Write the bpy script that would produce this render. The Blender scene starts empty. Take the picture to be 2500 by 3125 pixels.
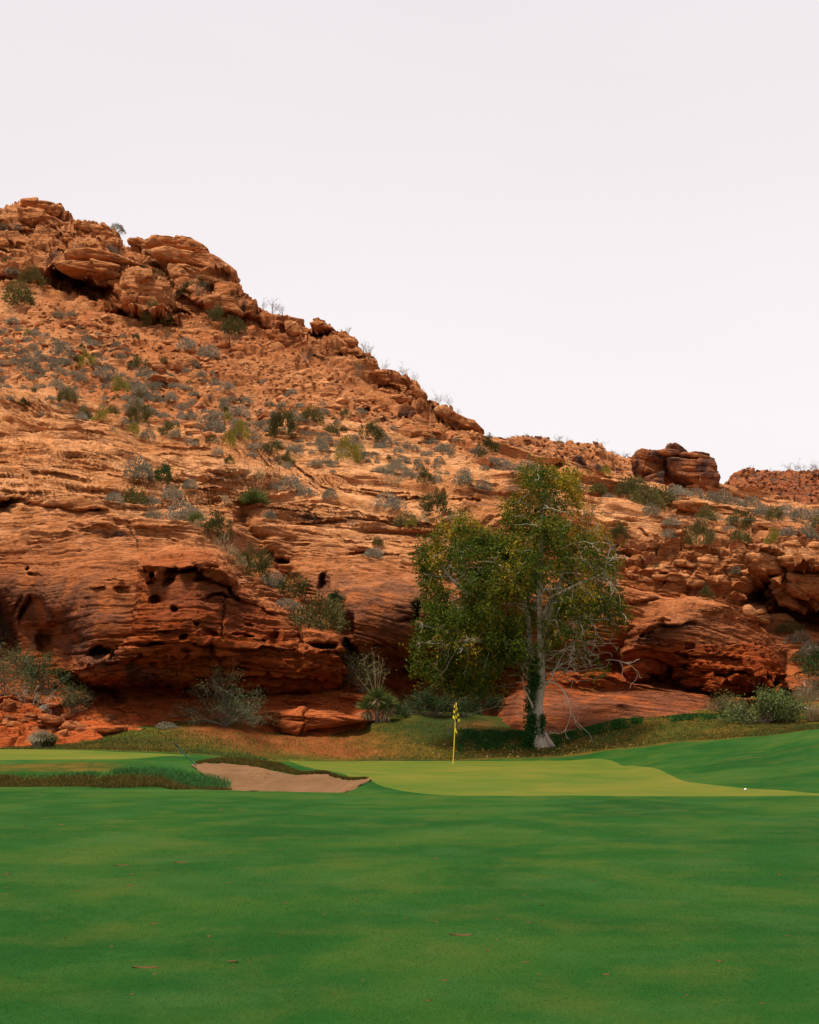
import bpy, bmesh, math, random
import numpy as np
from mathutils import Vector, Matrix, kdtree, Euler
R = math.radians
SC = bpy.context.scene
COL = SC.collection
# ------------------------------------------------------------------ camera, sky, sun, exposure
F, PX0, PYH, EYE = 5000.0, 1250.0, 2200.0, 1.5      # focal in photo pixels, principal column, horizon row, eye height
cam = bpy.data.cameras.new('camera'); camo = bpy.data.objects.new('camera', cam); COL.objects.link(camo)
camo.location = (0, 0, EYE); camo.rotation_euler = (R(90), 0, 0)
cam.sensor_fit = 'HORIZONTAL'; cam.sensor_width = 36; cam.lens = 72; cam.shift_y = (PYH-1562.5)/2500
cam.clip_start = 0.5; cam.clip_end = 6000
SC.camera = camo
SUN_EL, SUN_AZ = 73, -55      # azimuth measured from behind the camera, negative = from the left
W = bpy.data.worlds.new('World'); SC.world = W; W.use_nodes = True
nt = W.node_tree; nt.nodes.clear()
wo = nt.nodes.new('ShaderNodeOutputWorld'); bg = nt.nodes.new('ShaderNodeBackground')
sky = nt.nodes.new('ShaderNodeTexSky'); sky.sky_type = 'NISHITA'; sky.sun_disc = False
sky.sun_elevation = R(SUN_EL); sky.sun_rotation = R(180+SUN_AZ); sky.dust_density = 4
tc = nt.nodes.new('ShaderNodeTexCoord'); sx = nt.nodes.new('ShaderNodeSeparateXYZ')
nt.links.new(tc.outputs['Generated'], sx.inputs[0])
cr = nt.nodes.new('ShaderNodeValToRGB')
cr.color_ramp.elements[0].position = 0.0; cr.color_ramp.elements[0].color = (9.7, 9.25, 9.25, 1)
cr.color_ramp.elements[1].position = 0.42; cr.color_ramp.elements[1].color = (8.6, 7.95, 8.2, 1)
e = cr.color_ramp.elements.new(0.18); e.color = (9.6, 9.05, 9.1, 1)
nz = nt.nodes.new('ShaderNodeTexNoise'); nz.inputs['Scale'].default_value = 2.2; nz.inputs['Detail'].default_value = 4
mpw = nt.nodes.new('ShaderNodeMapping'); mpw.inputs['Scale'].default_value = (1, 1, 3)
nt.links.new(tc.outputs['Generated'], mpw.inputs[0]); nt.links.new(mpw.outputs[0], nz.inputs['Vector'])
mr = nt.nodes.new('ShaderNodeMapRange'); mr.inputs[3].default_value = 0.935; mr.inputs[4].default_value = 1.065
nt.links.new(nz.outputs[0], mr.inputs[0])
vm = nt.nodes.new('ShaderNodeVectorMath'); vm.operation = 'SCALE'
mixw = nt.nodes.new('ShaderNodeMix'); mixw.data_type = 'RGBA'; mixw.inputs[0].default_value = 0.93   # thick cloud over the clear sky
nt.links.new(sx.outputs[2], cr.inputs[0]); nt.links.new(sky.outputs[0], mixw.inputs[6])
nt.links.new(cr.outputs[0], vm.inputs[0]); nt.links.new(mr.outputs[0], vm.inputs['Scale'])
nt.links.new(vm.outputs[0], mixw.inputs[7]); nt.links.new(mixw.outputs[2], bg.inputs[0])
bg.inputs[1].default_value = 0.0715
nt.links.new(bg.outputs[0], wo.inputs[0])
sl = bpy.data.lights.new('sun', 'SUN'); sl.energy = 4.2; sl.angle = R(12); sl.color = (1, .90, .76)
so = bpy.data.objects.new('sun', sl); COL.objects.link(so)
so.rotation_euler = (R(90-SUN_EL), 0, R(SUN_AZ))
SC.view_settings.view_transform = 'Standard'; SC.view_settings.look = 'None'
SC.view_settings.exposure = 0.56; SC.view_settings.gamma = 1; SC.view_settings.use_curve_mapping = False
random.seed(7); rng = np.random.default_rng(7)

# ------------------------------------------------------------------ helpers
def tag(o, label=None, cat=None, group=None, kind=None):
    if label: o['label'] = label
    if cat: o['category'] = cat
    if group: o['group'] = group
    if kind: o['kind'] = kind
    return o
def link(name, me, parent=None, loc=None):
    o = bpy.data.objects.new(name, me); COL.objects.link(o)
    if parent: o.parent = parent
    if loc is not None: o.location = loc
    return o
def empty(name, loc, rz=0):
    o = bpy.data.objects.new(name, None); COL.objects.link(o); o.location = loc; o.rotation_euler = (0, 0, rz)
    o.empty_display_size = .3
    return o
def mesh_np(name, V, Fc, mat, smooth=False, attrs=None):
    V = np.asarray(V, np.float32).reshape(-1, 3); Fc = np.asarray(Fc, np.int32)
    me = bpy.data.meshes.new(name); n, k = Fc.shape
    me.vertices.add(len(V)); me.vertices.foreach_set('co', V.ravel())
    me.loops.add(n*k); me.loops.foreach_set('vertex_index', Fc.ravel())
    me.polygons.add(n); me.polygons.foreach_set('loop_start', np.arange(n, dtype=np.int32)*k)
    me.polygons.foreach_set('loop_total', np.full(n, k, np.int32))
    if smooth: me.polygons.foreach_set('use_smooth', np.ones(n, bool))
    me.update(calc_edges=True)
    if attrs:
        for a, v in attrs.items():
            at = me.attributes.new(a, 'FLOAT', 'POINT'); at.data.foreach_set('value', np.asarray(v, np.float32).ravel())
    if mat: me.materials.append(mat)
    return me
def hsh(ix, iy, iz, seed):
    h = (ix.astype(np.uint32)*np.uint32(374761393) + iy.astype(np.uint32)*np.uint32(668265263)
         + iz.astype(np.uint32)*np.uint32(2246822519) + np.uint32((seed*3266489917) & 0xffffffff))
    h ^= h >> np.uint32(15); h *= np.uint32(2246822519); h ^= h >> np.uint32(13); h *= np.uint32(3266489917); h ^= h >> np.uint32(16)
    return (h & np.uint32(0xffffff)).astype(np.float32)/np.float32(16777216)
def vn(x, y, z, seed=0):
    """value noise in -1..1"""
    x, y, z = np.broadcast_arrays(np.asarray(x, np.float32), np.asarray(y, np.float32), np.asarray(z, np.float32))
    fx, fy, fz = np.floor(x), np.floor(y), np.floor(z)
    ix, iy, iz = fx.astype(np.int32), fy.astype(np.int32), fz.astype(np.int32)
    u, v, w = x-fx, y-fy, z-fz
    u = u*u*(3-2*u); v = v*v*(3-2*v); w = w*w*(3-2*w)
    r = 0
    for dz in (0, 1):
        a = 0
        for dy in (0, 1):
            l = hsh(ix, iy+dy, iz+dz, seed); h = hsh(ix+1, iy+dy, iz+dz, seed)
            t = l+(h-l)*u
            a = a + t*(v if dy else 1-v)
        r = r + a*(w if dz else 1-w)
    return r*2-1
def fbm(x, y, z, seed=0, o=4, g=.5):
    r, a, s = 0, 1., 0
    for i in range(o):
        r = r + a*vn(x*2**i+i*7.3, y*2**i+i*3.1, z*2**i+i*5.7, seed+i); s += a; a *= g
    return r/s
def worley(x, y, z, seed, jit=.9):
    """F1, F2-F1 and a random value of the nearest cell"""
    fx, fy, fz = np.floor(x).astype(np.int32), np.floor(y).astype(np.int32), np.floor(z).astype(np.int32)
    f1 = np.full(x.shape, 9., np.float32); f2 = f1.copy(); idv = np.zeros_like(f1)
    for dx in (-1, 0, 1):
        for dy in (-1, 0, 1):
            for dz in (-1, 0, 1):
                ix, iy, iz = fx+dx, fy+dy, fz+dz
                cx = ix+.5+jit*(hsh(ix, iy, iz, seed)-.5); cy = iy+.5+jit*(hsh(ix, iy, iz, seed+1)-.5); cz = iz+.5+jit*(hsh(ix, iy, iz, seed+2)-.5)
                d = np.sqrt((x-cx)**2+(y-cy)**2+(z-cz)**2)
                n = d < f1
                f2 = np.where(n, f1, np.minimum(f2, d)); idv = np.where(n, hsh(ix, iy, iz, seed+3), idv); f1 = np.where(n, d, f1)
    return f1, f2-f1, idv
def ss(a, b, x):
    t = np.clip((x-a)/(b-a), 0, 1); return t*t*(3-2*t)
def pchip(xs, ys, x):
    xs, ys = np.asarray(xs, float), np.asarray(ys, float)
    h = np.diff(xs); d = np.diff(ys)/h; m = np.zeros_like(ys)
    m[0], m[-1] = d[0], d[-1]
    for i in range(1, len(xs)-1):
        if d[i-1]*d[i] > 0:
            w1, w2 = 2*h[i]+h[i-1], h[i]+2*h[i-1]; m[i] = (w1+w2)/(w1/d[i-1]+w2/d[i])
    i = np.clip(np.searchsorted(xs, x)-1, 0, len(xs)-2); t = (x-xs[i])/h[i]
    lo, hi = x < xs[0], x > xs[-1]; tc_ = np.clip(t, 0, 1)
    t = tc_
    r = (2*t**3-3*t**2+1)*ys[i]+(t**3-2*t**2+t)*h[i]*m[i]+(-2*t**3+3*t**2)*ys[i+1]+(t**3-t**2)*h[i]*m[i+1]
    return r + np.where(lo, (x-xs[0])*m[0], 0)+np.where(hi, (x-xs[-1])*m[-1], 0)
def table(cols, X, Yq):
    """cols: {px: [(key, val)...]}; X and Yq arrays -> interpolated"""
    ks = sorted(cols); vals = []
    for k in ks:
        pts = sorted(cols[k]); vals.append(pchip([p[0] for p in pts], [p[1] for p in pts], Yq))
    out = np.zeros(np.broadcast(X, Yq).shape)
    for i in range(len(ks)-1):
        a, b = ks[i], ks[i+1]
        m = (X >= a) & (X <= b if i == len(ks)-2 else X < b)
        t = (X-a)/(b-a); t = np.clip(t, 0, 1); t = .5*t+.5*t*t*(3-2*t)
        out = np.where(m, vals[i]*(1-t)+vals[i+1]*t, out)
    out = np.where(X < ks[0], vals[0], out); out = np.where(X > ks[-1], vals[-1], out)
    return out
def unproj(px, py, d):
    return np.stack([(px-PX0)/F*d, d+0*px, EYE+(PYH-py)/F*d], -1)
def inpoly(px, py, poly):
    p = np.asarray(poly, float); ins = np.zeros(np.shape(px), bool)
    for i in range(len(p)):
        x1, y1 = p[i]; x2, y2 = p[(i+1) % len(p)]
        if y1 == y2: continue
        c = ((y1 > py) != (y2 > py)) & (px < (x2-x1)*(py-y1)/(y2-y1)+x1)
        ins ^= c
    return ins
def linedist(px, py, pts, closed=False):
    p = np.asarray(pts, float); d = np.full(np.shape(px), 1e9)
    for i in range(len(p)-(0 if closed else 1)):
        x1, y1 = p[i]; x2, y2 = p[(i+1) % len(p)]
        vx, vy = x2-x1, y2-y1; L = vx*vx+vy*vy+1e-9
        t = np.clip(((px-x1)*vx+(py-y1)*vy)/L, 0, 1)
        d = np.minimum(d, np.hypot(px-x1-t*vx, py-y1-t*vy))
    return d
def sdf(px, py, poly):
    d = linedist(px, py, poly, True); return np.where(inpoly(px, py, poly), d, -d)

# ------------------------------------------------------------------ materials
def nodes(name):
    m = bpy.data.materials.new(name); m.use_nodes = True
    return m, m.node_tree, m.node_tree.nodes['Principled BSDF']
class NB:
    def __init__(s, t): s.t = t
    def n(s, ty, **kw):
        nd = s.t.nodes.new(ty)
        for k, v in kw.items():
            if k.startswith('i_'): nd.inputs[k[2:]].default_value = v
            else: setattr(nd, k, v)
        return nd
    def l(s, a, b): s.t.links.new(a, b)
    def coord(s, scale=(1, 1, 1), rot=(0, 0, 0)):
        t = s.n('ShaderNodeTexCoord'); m = s.n('ShaderNodeMapping'); m.inputs['Scale'].default_value = scale; m.inputs['Rotation'].default_value = rot
        s.l(t.outputs['Object'], m.inputs[0]); return m.outputs[0]
    def noise(s, vec, sc, det=4, rough=.55, dist=0):
        n = s.n('ShaderNodeTexNoise'); n.inputs['Scale'].default_value = sc; n.inputs['Detail'].default_value = det
        n.inputs['Roughness'].default_value = rough; n.inputs['Distortion'].default_value = dist
        s.l(vec, n.inputs['Vector']); return n.outputs[0]
    def ramp(s, fac, stops, interp='LINEAR'):
        c = s.n('ShaderNodeValToRGB'); c.color_ramp.interpolation = interp; els = c.color_ramp.elements
        while len(els) < len(stops): els.new(.5)
        for e_, (p, col) in zip(els, stops):
            e_.position = p; e_.color = (*col, 1) if not np.isscalar(col) else (col, col, col, 1)
        s.l(fac, c.inputs[0]); return c.outputs[0]
    def mix(s, fac, a, b, mode='MIX'):
        m = s.n('ShaderNodeMix'); m.data_type = 'RGBA'; m.blend_type = mode
        for v, i in ((fac, 0), (a, 6), (b, 7)):
            if hasattr(v, 'links'): s.l(v, m.inputs[i])
            elif i == 0: m.inputs[0].default_value = v
            else: m.inputs[i].default_value = (*v, 1)
        return m.outputs[2]
    def math(s, op, a, b=0.):
        m = s.n('ShaderNodeMath'); m.operation = op
        for v, i in ((a, 0), (b, 1)):
            if hasattr(v, 'links'): s.l(v, m.inputs[i])
            else: m.inputs[i].default_value = v
        return m.outputs[0]
    def attr(s, name):
        a = s.n('ShaderNodeAttribute'); a.attribute_name = name; return a.outputs['Fac']
    def bump(s, h, strength, dist, prev=None):
        b = s.n('ShaderNodeBump'); b.inputs['Strength'].default_value = strength; b.inputs['Distance'].default_value = dist
        s.l(h, b.inputs['Height'])
        if prev: s.l(prev, b.inputs['Normal'])
        return b.outputs[0]
C_PALE, C_OR, C_RED, C_DK = (.82, .43, .215), (.60, .235, .078), (.29, .050, .010), (.040, .022, .014)
def rock_material(name, use_attr=True, red=0., dark=0.):
    m, t, p = nodes(name); b = NB(t)
    v = b.coord(); vs = b.coord((.35, .35, 3.2), (R(4), R(5), 0))
    big = b.noise(v, .16, 5, .6); mid = b.noise(v, 1.3, 6, .65); fine = b.noise(v, 9, 5, .7)
    st = b.noise(vs, 2.2, 6, .7, .4); st2 = b.noise(vs, 9, 4, .7)
    c = b.ramp(mid, [(.30, C_OR), (.46, (.74, .330, .125)), (.64, C_PALE)])
    c = b.mix(b.ramp(st, [(.35, .0), (.62, .65)]), c, (.78, .40, .18))
    c = b.mix(b.ramp(big, [(.40, .0), (.66, .6)]), c, (.47, .145, .036))
    if use_attr:
        rf = b.attr('red')
        c = b.mix(b.attr('soil'), b.mix(rf, c, b.mix(b.ramp(mid, [(.3, 0.), (.7, 1.)]), C_RED, (.38, .088, .020))), b.mix(b.ramp(mid, [(.3, 0.), (.7, 1.)]), (.42, .080, .018), (.55, .135, .038)))
    elif red: c = b.mix(red, c, C_RED if red < .85 else (.50, .12, .032))
    c = b.mix(b.ramp(st2, [(.32, .5), (.42, 0.)]), c, (.22, .06, .016))
    lam = None
    for sc, rot, w_, am in ((1.5, (R(3), R(6), 0), .015, .7), (2.9, (R(-7), R(-5), 0), .012, .5), (5.2, (R(5), R(10), 0), .014, .35)):
        nl = b.noise(b.coord((.16, .16, 1.5), rot), sc, 3, .55, .25); ln = b.ramp(nl, [(.5-w_*2, 0.), (.5, 1.), (.5+w_, 0.)])
        ln = b.math('MULTIPLY', ln, b.ramp(b.noise(v, .7*sc, 3, .6), [(.42, 0.), (.56, am)]))
        c = b.mix(ln, c, (.13, .040, .013)); lam = ln if lam is None else b.math('ADD', lam, ln)
    c = b.mix(b.ramp(fine, [(.28, .45), (.40, 0.)]), c, (.16, .05, .015))
    lich = b.noise(v, 3.5, 7, .75)
    c = b.mix(b.ramp(lich, [(.64, 0.), (.72, .35)]), c, (.10, .055, .035))
    if use_attr: c = b.mix(b.attr('stain_shade'), c, b.mix(b.ramp(fine, [(.4, 0.), (.6, 1.)]), C_DK, (.13, .075, .06)))
    elif dark:
        c = b.mix(b.ramp(b.noise(v, .9, 5, .7), [(.50-dark*.12, 0.), (.60, .9)]), c, (.085, .058, .055))
    b.l(c, p.inputs['Base Color']); p.inputs['Roughness'].default_value = .95; p.inputs['Specular IOR Level'].default_value = .05
    n1 = b.bump(st, 1., .40); n2 = b.bump(fine, .9, .10, n1); n3 = b.bump(st2, .9, .12, n2)
    n3 = b.bump(b.math('MULTIPLY', lam, -1.), .8, .12, n3)
    b.l(n3, p.inputs['Normal']); return m
M_ROCK = rock_material('sandstone')
M_LOOSE = rock_material('loose_sandstone', False, .15, 0)
M_BLOCK = rock_material('varnished_sandstone', False, .45, .9)
M_LOOSER = rock_material('red_loose_sandstone', False, .65, 0)
M_PAD = rock_material('bright_red_sandstone', False, .9, 0)
M_FAR = rock_material('far_stone', False, .75, .45)
def turf_material(name, kind):
    m, t, p = nodes(name); b = NB(t); v = b.coord(); vx = b.coord((.8, .55, 1), (0, 0, R(12)))
    big = b.noise(vx, .35, 5, .6, .6); mid = b.noise(vx, 1.4, 6, .65); fine = b.noise(v, 38, 4, .75); grain = b.noise(v, 130, 2, .8)
    if kind == 'fairway':
        c = b.ramp(big, [(.32, (.006, .044, .006)), (.50, (.011, .058, .007)), (.66, (.036, .076, .010))])
        c = b.mix(b.ramp(mid, [(.48, 0.), (.70, .5)]), c, (.065, .080, .012))
        c = b.mix(b.ramp(b.noise(vx, .8, 5, .7), [(.50, 0.), (.66, .5)]), c, (.026, .080, .018))
    elif kind == 'green':
        c = b.ramp(big, [(.32, (.050, .092, .010)), (.50, (.082, .104, .013)), (.68, (.118, .112, .016))])
        c = b.mix(b.ramp(mid, [(.5, 0.), (.8, .5)]), c, (.16, .115, .014))
    else:
        c = b.ramp(big, [(.30, (.10, .15, .03)), (.7, (.15, .17, .035))])
    if kind == 'fairway':
        vt = b.coord((.3, 1.5, 1), (0, 0, R(-7))); c = b.mix(b.ramp(b.noise(vt, 1.1, 7, .75), [(.58, 0.), (.74, .22)]), c, (.09, .090, .020))
        c = b.mix(b.ramp(b.noise(vt, .55, 6, .7, .3), [(.34, .28), (.48, 0.)]), c, (.006, .042, .010))
        # true surface kinds of the rough: dormant brown grass, bare red soil, lush strip
        br = b.attr('brown'); dirt = b.attr('dirt'); lush = b.attr('lush')
        bn = b.noise(vx, 2.2, 6, .7)
        cb = b.ramp(bn, [(.34, (.020, .042, .006)), (.48, (.075, .052, .007)), (.66, (.135, .078, .010))])
        cb = b.mix(b.ramp(fine, [(.35, .6), (.5, 0.)]), cb, (.040, .045, .010))
        c = b.mix(br, c, cb)
        c = b.mix(lush, c, (.010, .032, .008))
        cd = b.ramp(bn, [(.3, (.12, .028, .008)), (.55, (.18, .050, .015)), (.8, (.20, .088, .036))])
        dm = b.math('MULTIPLY', dirt, b.ramp(b.noise(v, 5, 6, .75), [(.34, .15), (.52, 1.)]))
        c = b.mix(dm, c, cd)
    c = b.mix(b.ramp(fine, [(.25, .75), (.5, 0.), (.8, 0.)]), c, b.mix(.4, c, (.0, .0, .0)))
    c = b.mix(b.ramp(grain, [(.2, .8), (.5, 0.)]), c, b.mix(.35, c, (.0, .01, .0)))
    c = b.mix(b.ramp(grain, [(.55, 0.), (.8, .45)]), c, b.mix(.25, c, (.22, .30, .06)))
    b.l(c, p.inputs['Base Color']); p.inputs['Roughness'].default_value = .9; p.inputs['Specular IOR Level'].default_value = .03
    b.l(b.bump(fine, .6, .02 if kind == 'fairway' else .006, b.bump(mid, .35, .05 if kind == 'fairway' else .01)), p.inputs['Normal'])
    return m
M_TURF = turf_material('mown_turf', 'fairway'); M_GREEN = turf_material('close_cut_turf', 'green')
def sand_material():
    m, t, p = nodes('bunker_sand'); b = NB(t); v = b.coord(); vr = b.coord((.7, 3, 1), (0, 0, R(8)))
    n1 = b.noise(v, 1.1, 5, .6); n2 = b.noise(vr, 3, 5, .65); n3 = b.noise(v, 40, 3, .7)
    c = b.ramp(n1, [(.3, (.135, .070, .030)), (.7, (.215, .118, .056))])
    c = b.mix(b.ramp(n2, [(.35, .7), (.52, 0.)]), c, (.17, .075, .03))
    c = b.mix(b.ramp(n3, [(.35, .4), (.5, 0.)]), c, (.15, .07, .03))
    b.l(c, p.inputs['Base Color']); p.inputs['Roughness'].default_value = .95; p.inputs['Specular IOR Level'].default_value = .1
    b.l(b.bump(n3, .5, .02, b.bump(n2, 1., .16)), p.inputs['Normal']); return m
M_SAND = sand_material()
def leaf_material(name, stops, seed_obj=.5, trans=.15, dry=None):
    """foliage: colour varies leaf by leaf and plant by plant"""
    m, t, p = nodes(name); b = NB(t)
    g = b.n('ShaderNodeNewGeometry'); oi = b.n('ShaderNodeObjectInfo')
    f = b.math('ADD', b.math('MULTIPLY', g.outputs['Random Per Island'], 1-seed_obj), b.math('MULTIPLY', oi.outputs['Random'], seed_obj))
    c = b.ramp(f, stops)
    if dry:
        a = b.attr('dry'); c = b.mix(a, c, b.ramp(g.outputs['Random Per Island'], dry))
    b.l(c, p.inputs['Base Color']); p.inputs['Roughness'].default_value = .85; p.inputs['Specular IOR Level'].default_value = .06
    tr = b.n('ShaderNodeBsdfTranslucent'); b.l(c, tr.inputs[0]); mx = b.n('ShaderNodeMixShader'); mx.inputs[0].default_value = trans
    b.l(p.outputs[0], mx.inputs[1]); b.l(tr.outputs[0], mx.inputs[2]); b.l(mx.outputs[0], t.nodes['Material Output'].inputs[0])
    return m
M_GREY = leaf_material('grey_shrub', [(0, (.09, .078, .050)), (.5, (.185, .165, .115)), (1, (.30, .27, .20))], .4)
M_OLIVE = leaf_material('olive_shrub', [(0, (.045, .046, .014)), (.5, (.09, .082, .026)), (1, (.15, .125, .042))], .45)
M_YELG = leaf_material('yellow_green_shrub', [(0, (.12, .12, .018)), (.6, (.21, .19, .03)), (1, (.26, .2, .045))], .3)
M_BLUEG = leaf_material('blue_green_shrub', [(0, (.035, .055, .022)), (.5, (.08, .105, .048)), (1, (.15, .17, .085))], .2)
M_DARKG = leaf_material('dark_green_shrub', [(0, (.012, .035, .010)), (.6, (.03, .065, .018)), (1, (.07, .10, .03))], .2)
M_STRAW = leaf_material('straw', [(0, (.24, .17, .08)), (.6, (.36, .27, .14)), (1, (.46, .38, .24))], .3)
M_YUCCA = leaf_material('yucca_leaf', [(0, (.05, .075, .018)), (.6, (.11, .135, .035)), (1, (.17, .18, .06))], .3)
M_TREE = leaf_material('tree_leaf', [(0, (.020, .040, .005)), (.45, (.048, .080, .009)), (.8, (.10, .118, .013)), (1, (.19, .155, .02))], .0, .3,
                       dry=[(0, (.16, .14, .012)), (.5, (.34, .24, .02)), (1, (.38, .17, .012))])
M_IVY = leaf_material('ivy_leaf', [(0, (.008, .035, .008)), (.6, (.02, .075, .014)), (1, (.05, .11, .02))], 0)
M_LUSH = leaf_material('long_grass', [(0, (.012, .06, .014)), (.6, (.028, .105, .028)), (1, (.09, .16, .04))], 0)
M_DRYG = leaf_material('dry_grass', [(0, (.026, .028, .006)), (.6, (.080, .060, .012)), (1, (.16, .12, .03))], 0)
M_LITTER = leaf_material('fallen_leaves', [(0, (.30, .17, .03)), (.5, (.45, .30, .06)), (1, (.55, .42, .16))], 0)
def bark_material(name, a, c2, sc=6):
    m, t, p = nodes(name); b = NB(t); v = b.coord((1, 1, .18)); n = b.noise(v, sc*3, 5, .7); n2 = b.noise(b.coord(), 2.5, 4, .6)
    c = b.ramp(n, [(.3, a), (.6, c2)]); c = b.mix(b.ramp(n2, [(.45, 0.), (.7, .5)]), c, a)
    b.l(c, p.inputs['Base Color']); p.inputs['Roughness'].default_value = .9
    b.l(b.bump(n, .8, .03), p.inputs['Normal']); return m
M_BARK = bark_material('grey_bark', (.17, .13, .095), (.44, .37, .28))
M_LIMB = bark_material('limb_bark', (.06, .05, .038), (.17, .14, .105))
M_TWIG = bark_material('pale_twig', (.26, .21, .15), (.48, .41, .32), 3)
M_FTWIG = bark_material('fine_twig', (.12, .095, .07), (.28, .235, .18), 3)
M_DTWIG = bark_material('dark_twig', (.09, .065, .045), (.18, .13, .09), 3)
def plain(name, col, rough=.5, spec=.4):
    m, t, p = nodes(name); b = NB(t); n = b.noise(b.coord(), 20, 3)
    b.l(b.mix(b.ramp(n, [(.3, 0.), (.7, .25)]), col, tuple(x*.7 for x in col)), p.inputs['Base Color'])
    p.inputs['Roughness'].default_value = rough; p.inputs['Specular IOR Level'].default_value = spec; return m
M_YEL = plain('yellow_paint', (.85, .58, .03)); M_BLK = plain('black_cloth', (.012, .012, .012), .8)
M_FYEL = plain('yellow_cloth', (.72, .56, .04), .8, .1)
M_RKG = plain('green_paint', (.02, .11, .07)); M_BLKP = plain('black_plastic', (.015, .02, .02)); M_WHITE = plain('white_paint', (.75, .75, .72), .35)
M_CLOD = plain('brown_debris', (.085, .045, .016), .9, .1); M_WIRE = plain('dark_wire', (.03, .03, .03))

# ------------------------------------------------------------------ the ground: one height field, told in (column, distance)
GC = {
 -900: [(2, 0), (20, 0), (37, 0), (39, -.12), (41, .05), (43, .2), (46, .36), (51, .48), (57, .51), (60, .45), (64, .8), (80, 1.5)],
 0: [(2, 0), (20, 0), (37, 0), (39, -.12), (41, .05), (43, .2), (46, .36), (51, .48), (57, .51), (59, .47), (63, .7), (80, 1.2)],
 260: [(2, 0), (20, 0), (37.2, .0), (39, -.12), (41, .05), (43, .2), (46, .35), (50, .45), (56, .49), (58, .50), (61, .64), (64, .86), (67, 1.0), (80, 1.2)],
 480: [(2, 0), (20, 0), (36, 0), (38, -.14), (40, 0.0), (43, .21), (45, .285), (48, .355), (51, .42), (55, .41), (58, .50), (61, .80), (64, 1.25), (67, 1.5), (80, 1.6)],
 600: [(2, 0), (20, 0), (35.6, 0), (37, -.16), (39.5, -.22), (42, -.08), (44, .13), (45.4, .30), (46.4, .34), (48, .36), (51, .38), (55, .35), (58, .48), (61, .86), (63.5, 1.26), (66, 1.6), (70, 1.8), (80, 2.0)],
 700: [(2, 0), (20, 0), (35.2, 0), (36.6, -.18), (39, -.28), (42, -.14), (44, .12), (45.4, .31), (46.2, .41), (47.4, .45), (50, .34), (54, .22), (58, .35), (61, .78), (63.5, 1.2), (66, 1.6), (70, 1.8), (80, 2.0)],
 850: [(2, 0), (20, 0), (34.6, 0), (36.2, -.2), (39, -.32), (42, -.2), (44, -.0), (45.2, .16), (46.0, .29), (47.2, .31), (49.5, .2), (54, .06), (60, .02), (61.5, .08), (63.5, .52), (65.5, .92), (67, 1.15), (70, 1.5), (80, 1.9)],
 1000: [(2, 0), (20, 0), (34.2, 0), (35.5, -.12), (38, -.22), (40.5, -.14), (42.4, .05), (43.4, .15), (45, .12), (48, .04), (54, .0), (60.5, .0), (62, .12), (64, .5), (66, .9), (68, 1.25), (70, 1.5), (80, 1.9)],
 1120: [(2, 0), (20, 0), (34, .0), (36, .0), (38, 0.02), (39.5, .05), (41, .05), (44, .02), (50, .0), (60.8, .0), (62, .1), (64.5, .6), (66.5, 1.05), (69, 1.5), (75, 1.8), (80, 2.0)],
 1250: [(2, 0), (20, 0), (34, .0), (40, 0), (50, 0), (61, 0), (62, .1), (64, .50), (66, .95), (68.5, 1.5), (71, 1.95), (80, 2.2)],
 1400: [(2, 0), (20, 0), (34, .0), (40, 0), (50, 0), (61, 0), (62, .08), (64, .42), (66, .85), (68.5, 1.4), (71, 1.85), (80, 2.1)],
 1510: [(2, 0), (20, 0), (34, .0), (40, 0), (50, 0), (60, 0), (61.5, .1), (64, .45), (66, .82), (68.5, 1.25), (71, 1.6), (80, 1.8)],
 1700: [(2, 0), (20, 0), (34, .0), (40, 0), (50, 0), (58.5, 0), (60, .08), (61.5, .19), (63, .32), (65, .66), (67, 1.0), (70, 1.2), (80, 1.5)],
 1900: [(2, 0), (20, 0), (34, .0), (40, 0), (50, 0), (54, 0), (56, .12), (58, .27), (60, .42), (62, .58), (65, 1.1), (67.5, 1.5), (70, 1.6), (80, 1.8)],
 2100: [(2, 0), (20, 0), (34, 0), (40, 0), (44, .09), (50, .32), (54, .53), (57, .62), (60, .76), (64, 1.25), (67, 1.75), (70, 1.95), (80, 2.2)],
 2300: [(2, 0), (20, 0), (34, 0), (36, 0.01), (40, .14), (45, .375), (50, .65), (54, .87), (56, .93), (58, .93), (62, 1.15), (66, 1.7), (70, 2.1), (80, 2.6)],
 2500: [(2, 0), (20, 0), (32.6, 0), (35, .08), (38, .24), (43, .55), (48, .9), (52, 1.16), (54, 1.23), (56, 1.21), (62, 1.35), (66, 1.9), (70, 2.4), (80, 3.0)],
 3400: [(2, 0), (20, 0), (32.6, 0), (35, .1), (38, .3), (43, .65), (48, 1.1), (52, 1.5), (54, 1.7), (56, 1.7), (62, 1.8), (66, 2.1), (70, 2.6), (80, 3.2)]}
def zg(px, d):
    px, d = np.asarray(px, float), np.asarray(d, float)
    z = table(GC, px, d)
    X = (px-PX0)/F*d
    z = z + .05*vn(X*.11, d*.09, 0, 31)*ss(6, 14, d)*(1-ss(26, 33, d)) + .012*vn(X*.9, d*.6, 1, 32)*ss(4, 9, d)
    z = z + ss(59, 63, d)*(.05*vn(X*.8, d*.8, 3, 33)+.02*vn(X*3, d*3, 3, 34))
    return z
_DS = np.concatenate([np.arange(5, 34, .25), np.arange(34, 76, .1)])
def gd(px, py, dmin=5):
    """distance at which the sight line through a pixel first meets the ground"""
    px = np.atleast_1d(np.asarray(px, float)); py = np.atleast_1d(np.asarray(py, float))
    ds = _DS[_DS >= dmin]
    Z = zg(px[:, None]+0*ds[None], ds[None]+0*px[:, None]); S = EYE+(PYH-py[:, None])/F*ds[None]
    hit = S <= Z; i = np.argmax(hit, 1); i = np.where(hit.any(1), i, len(ds)-1)
    return ds[i]
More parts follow.
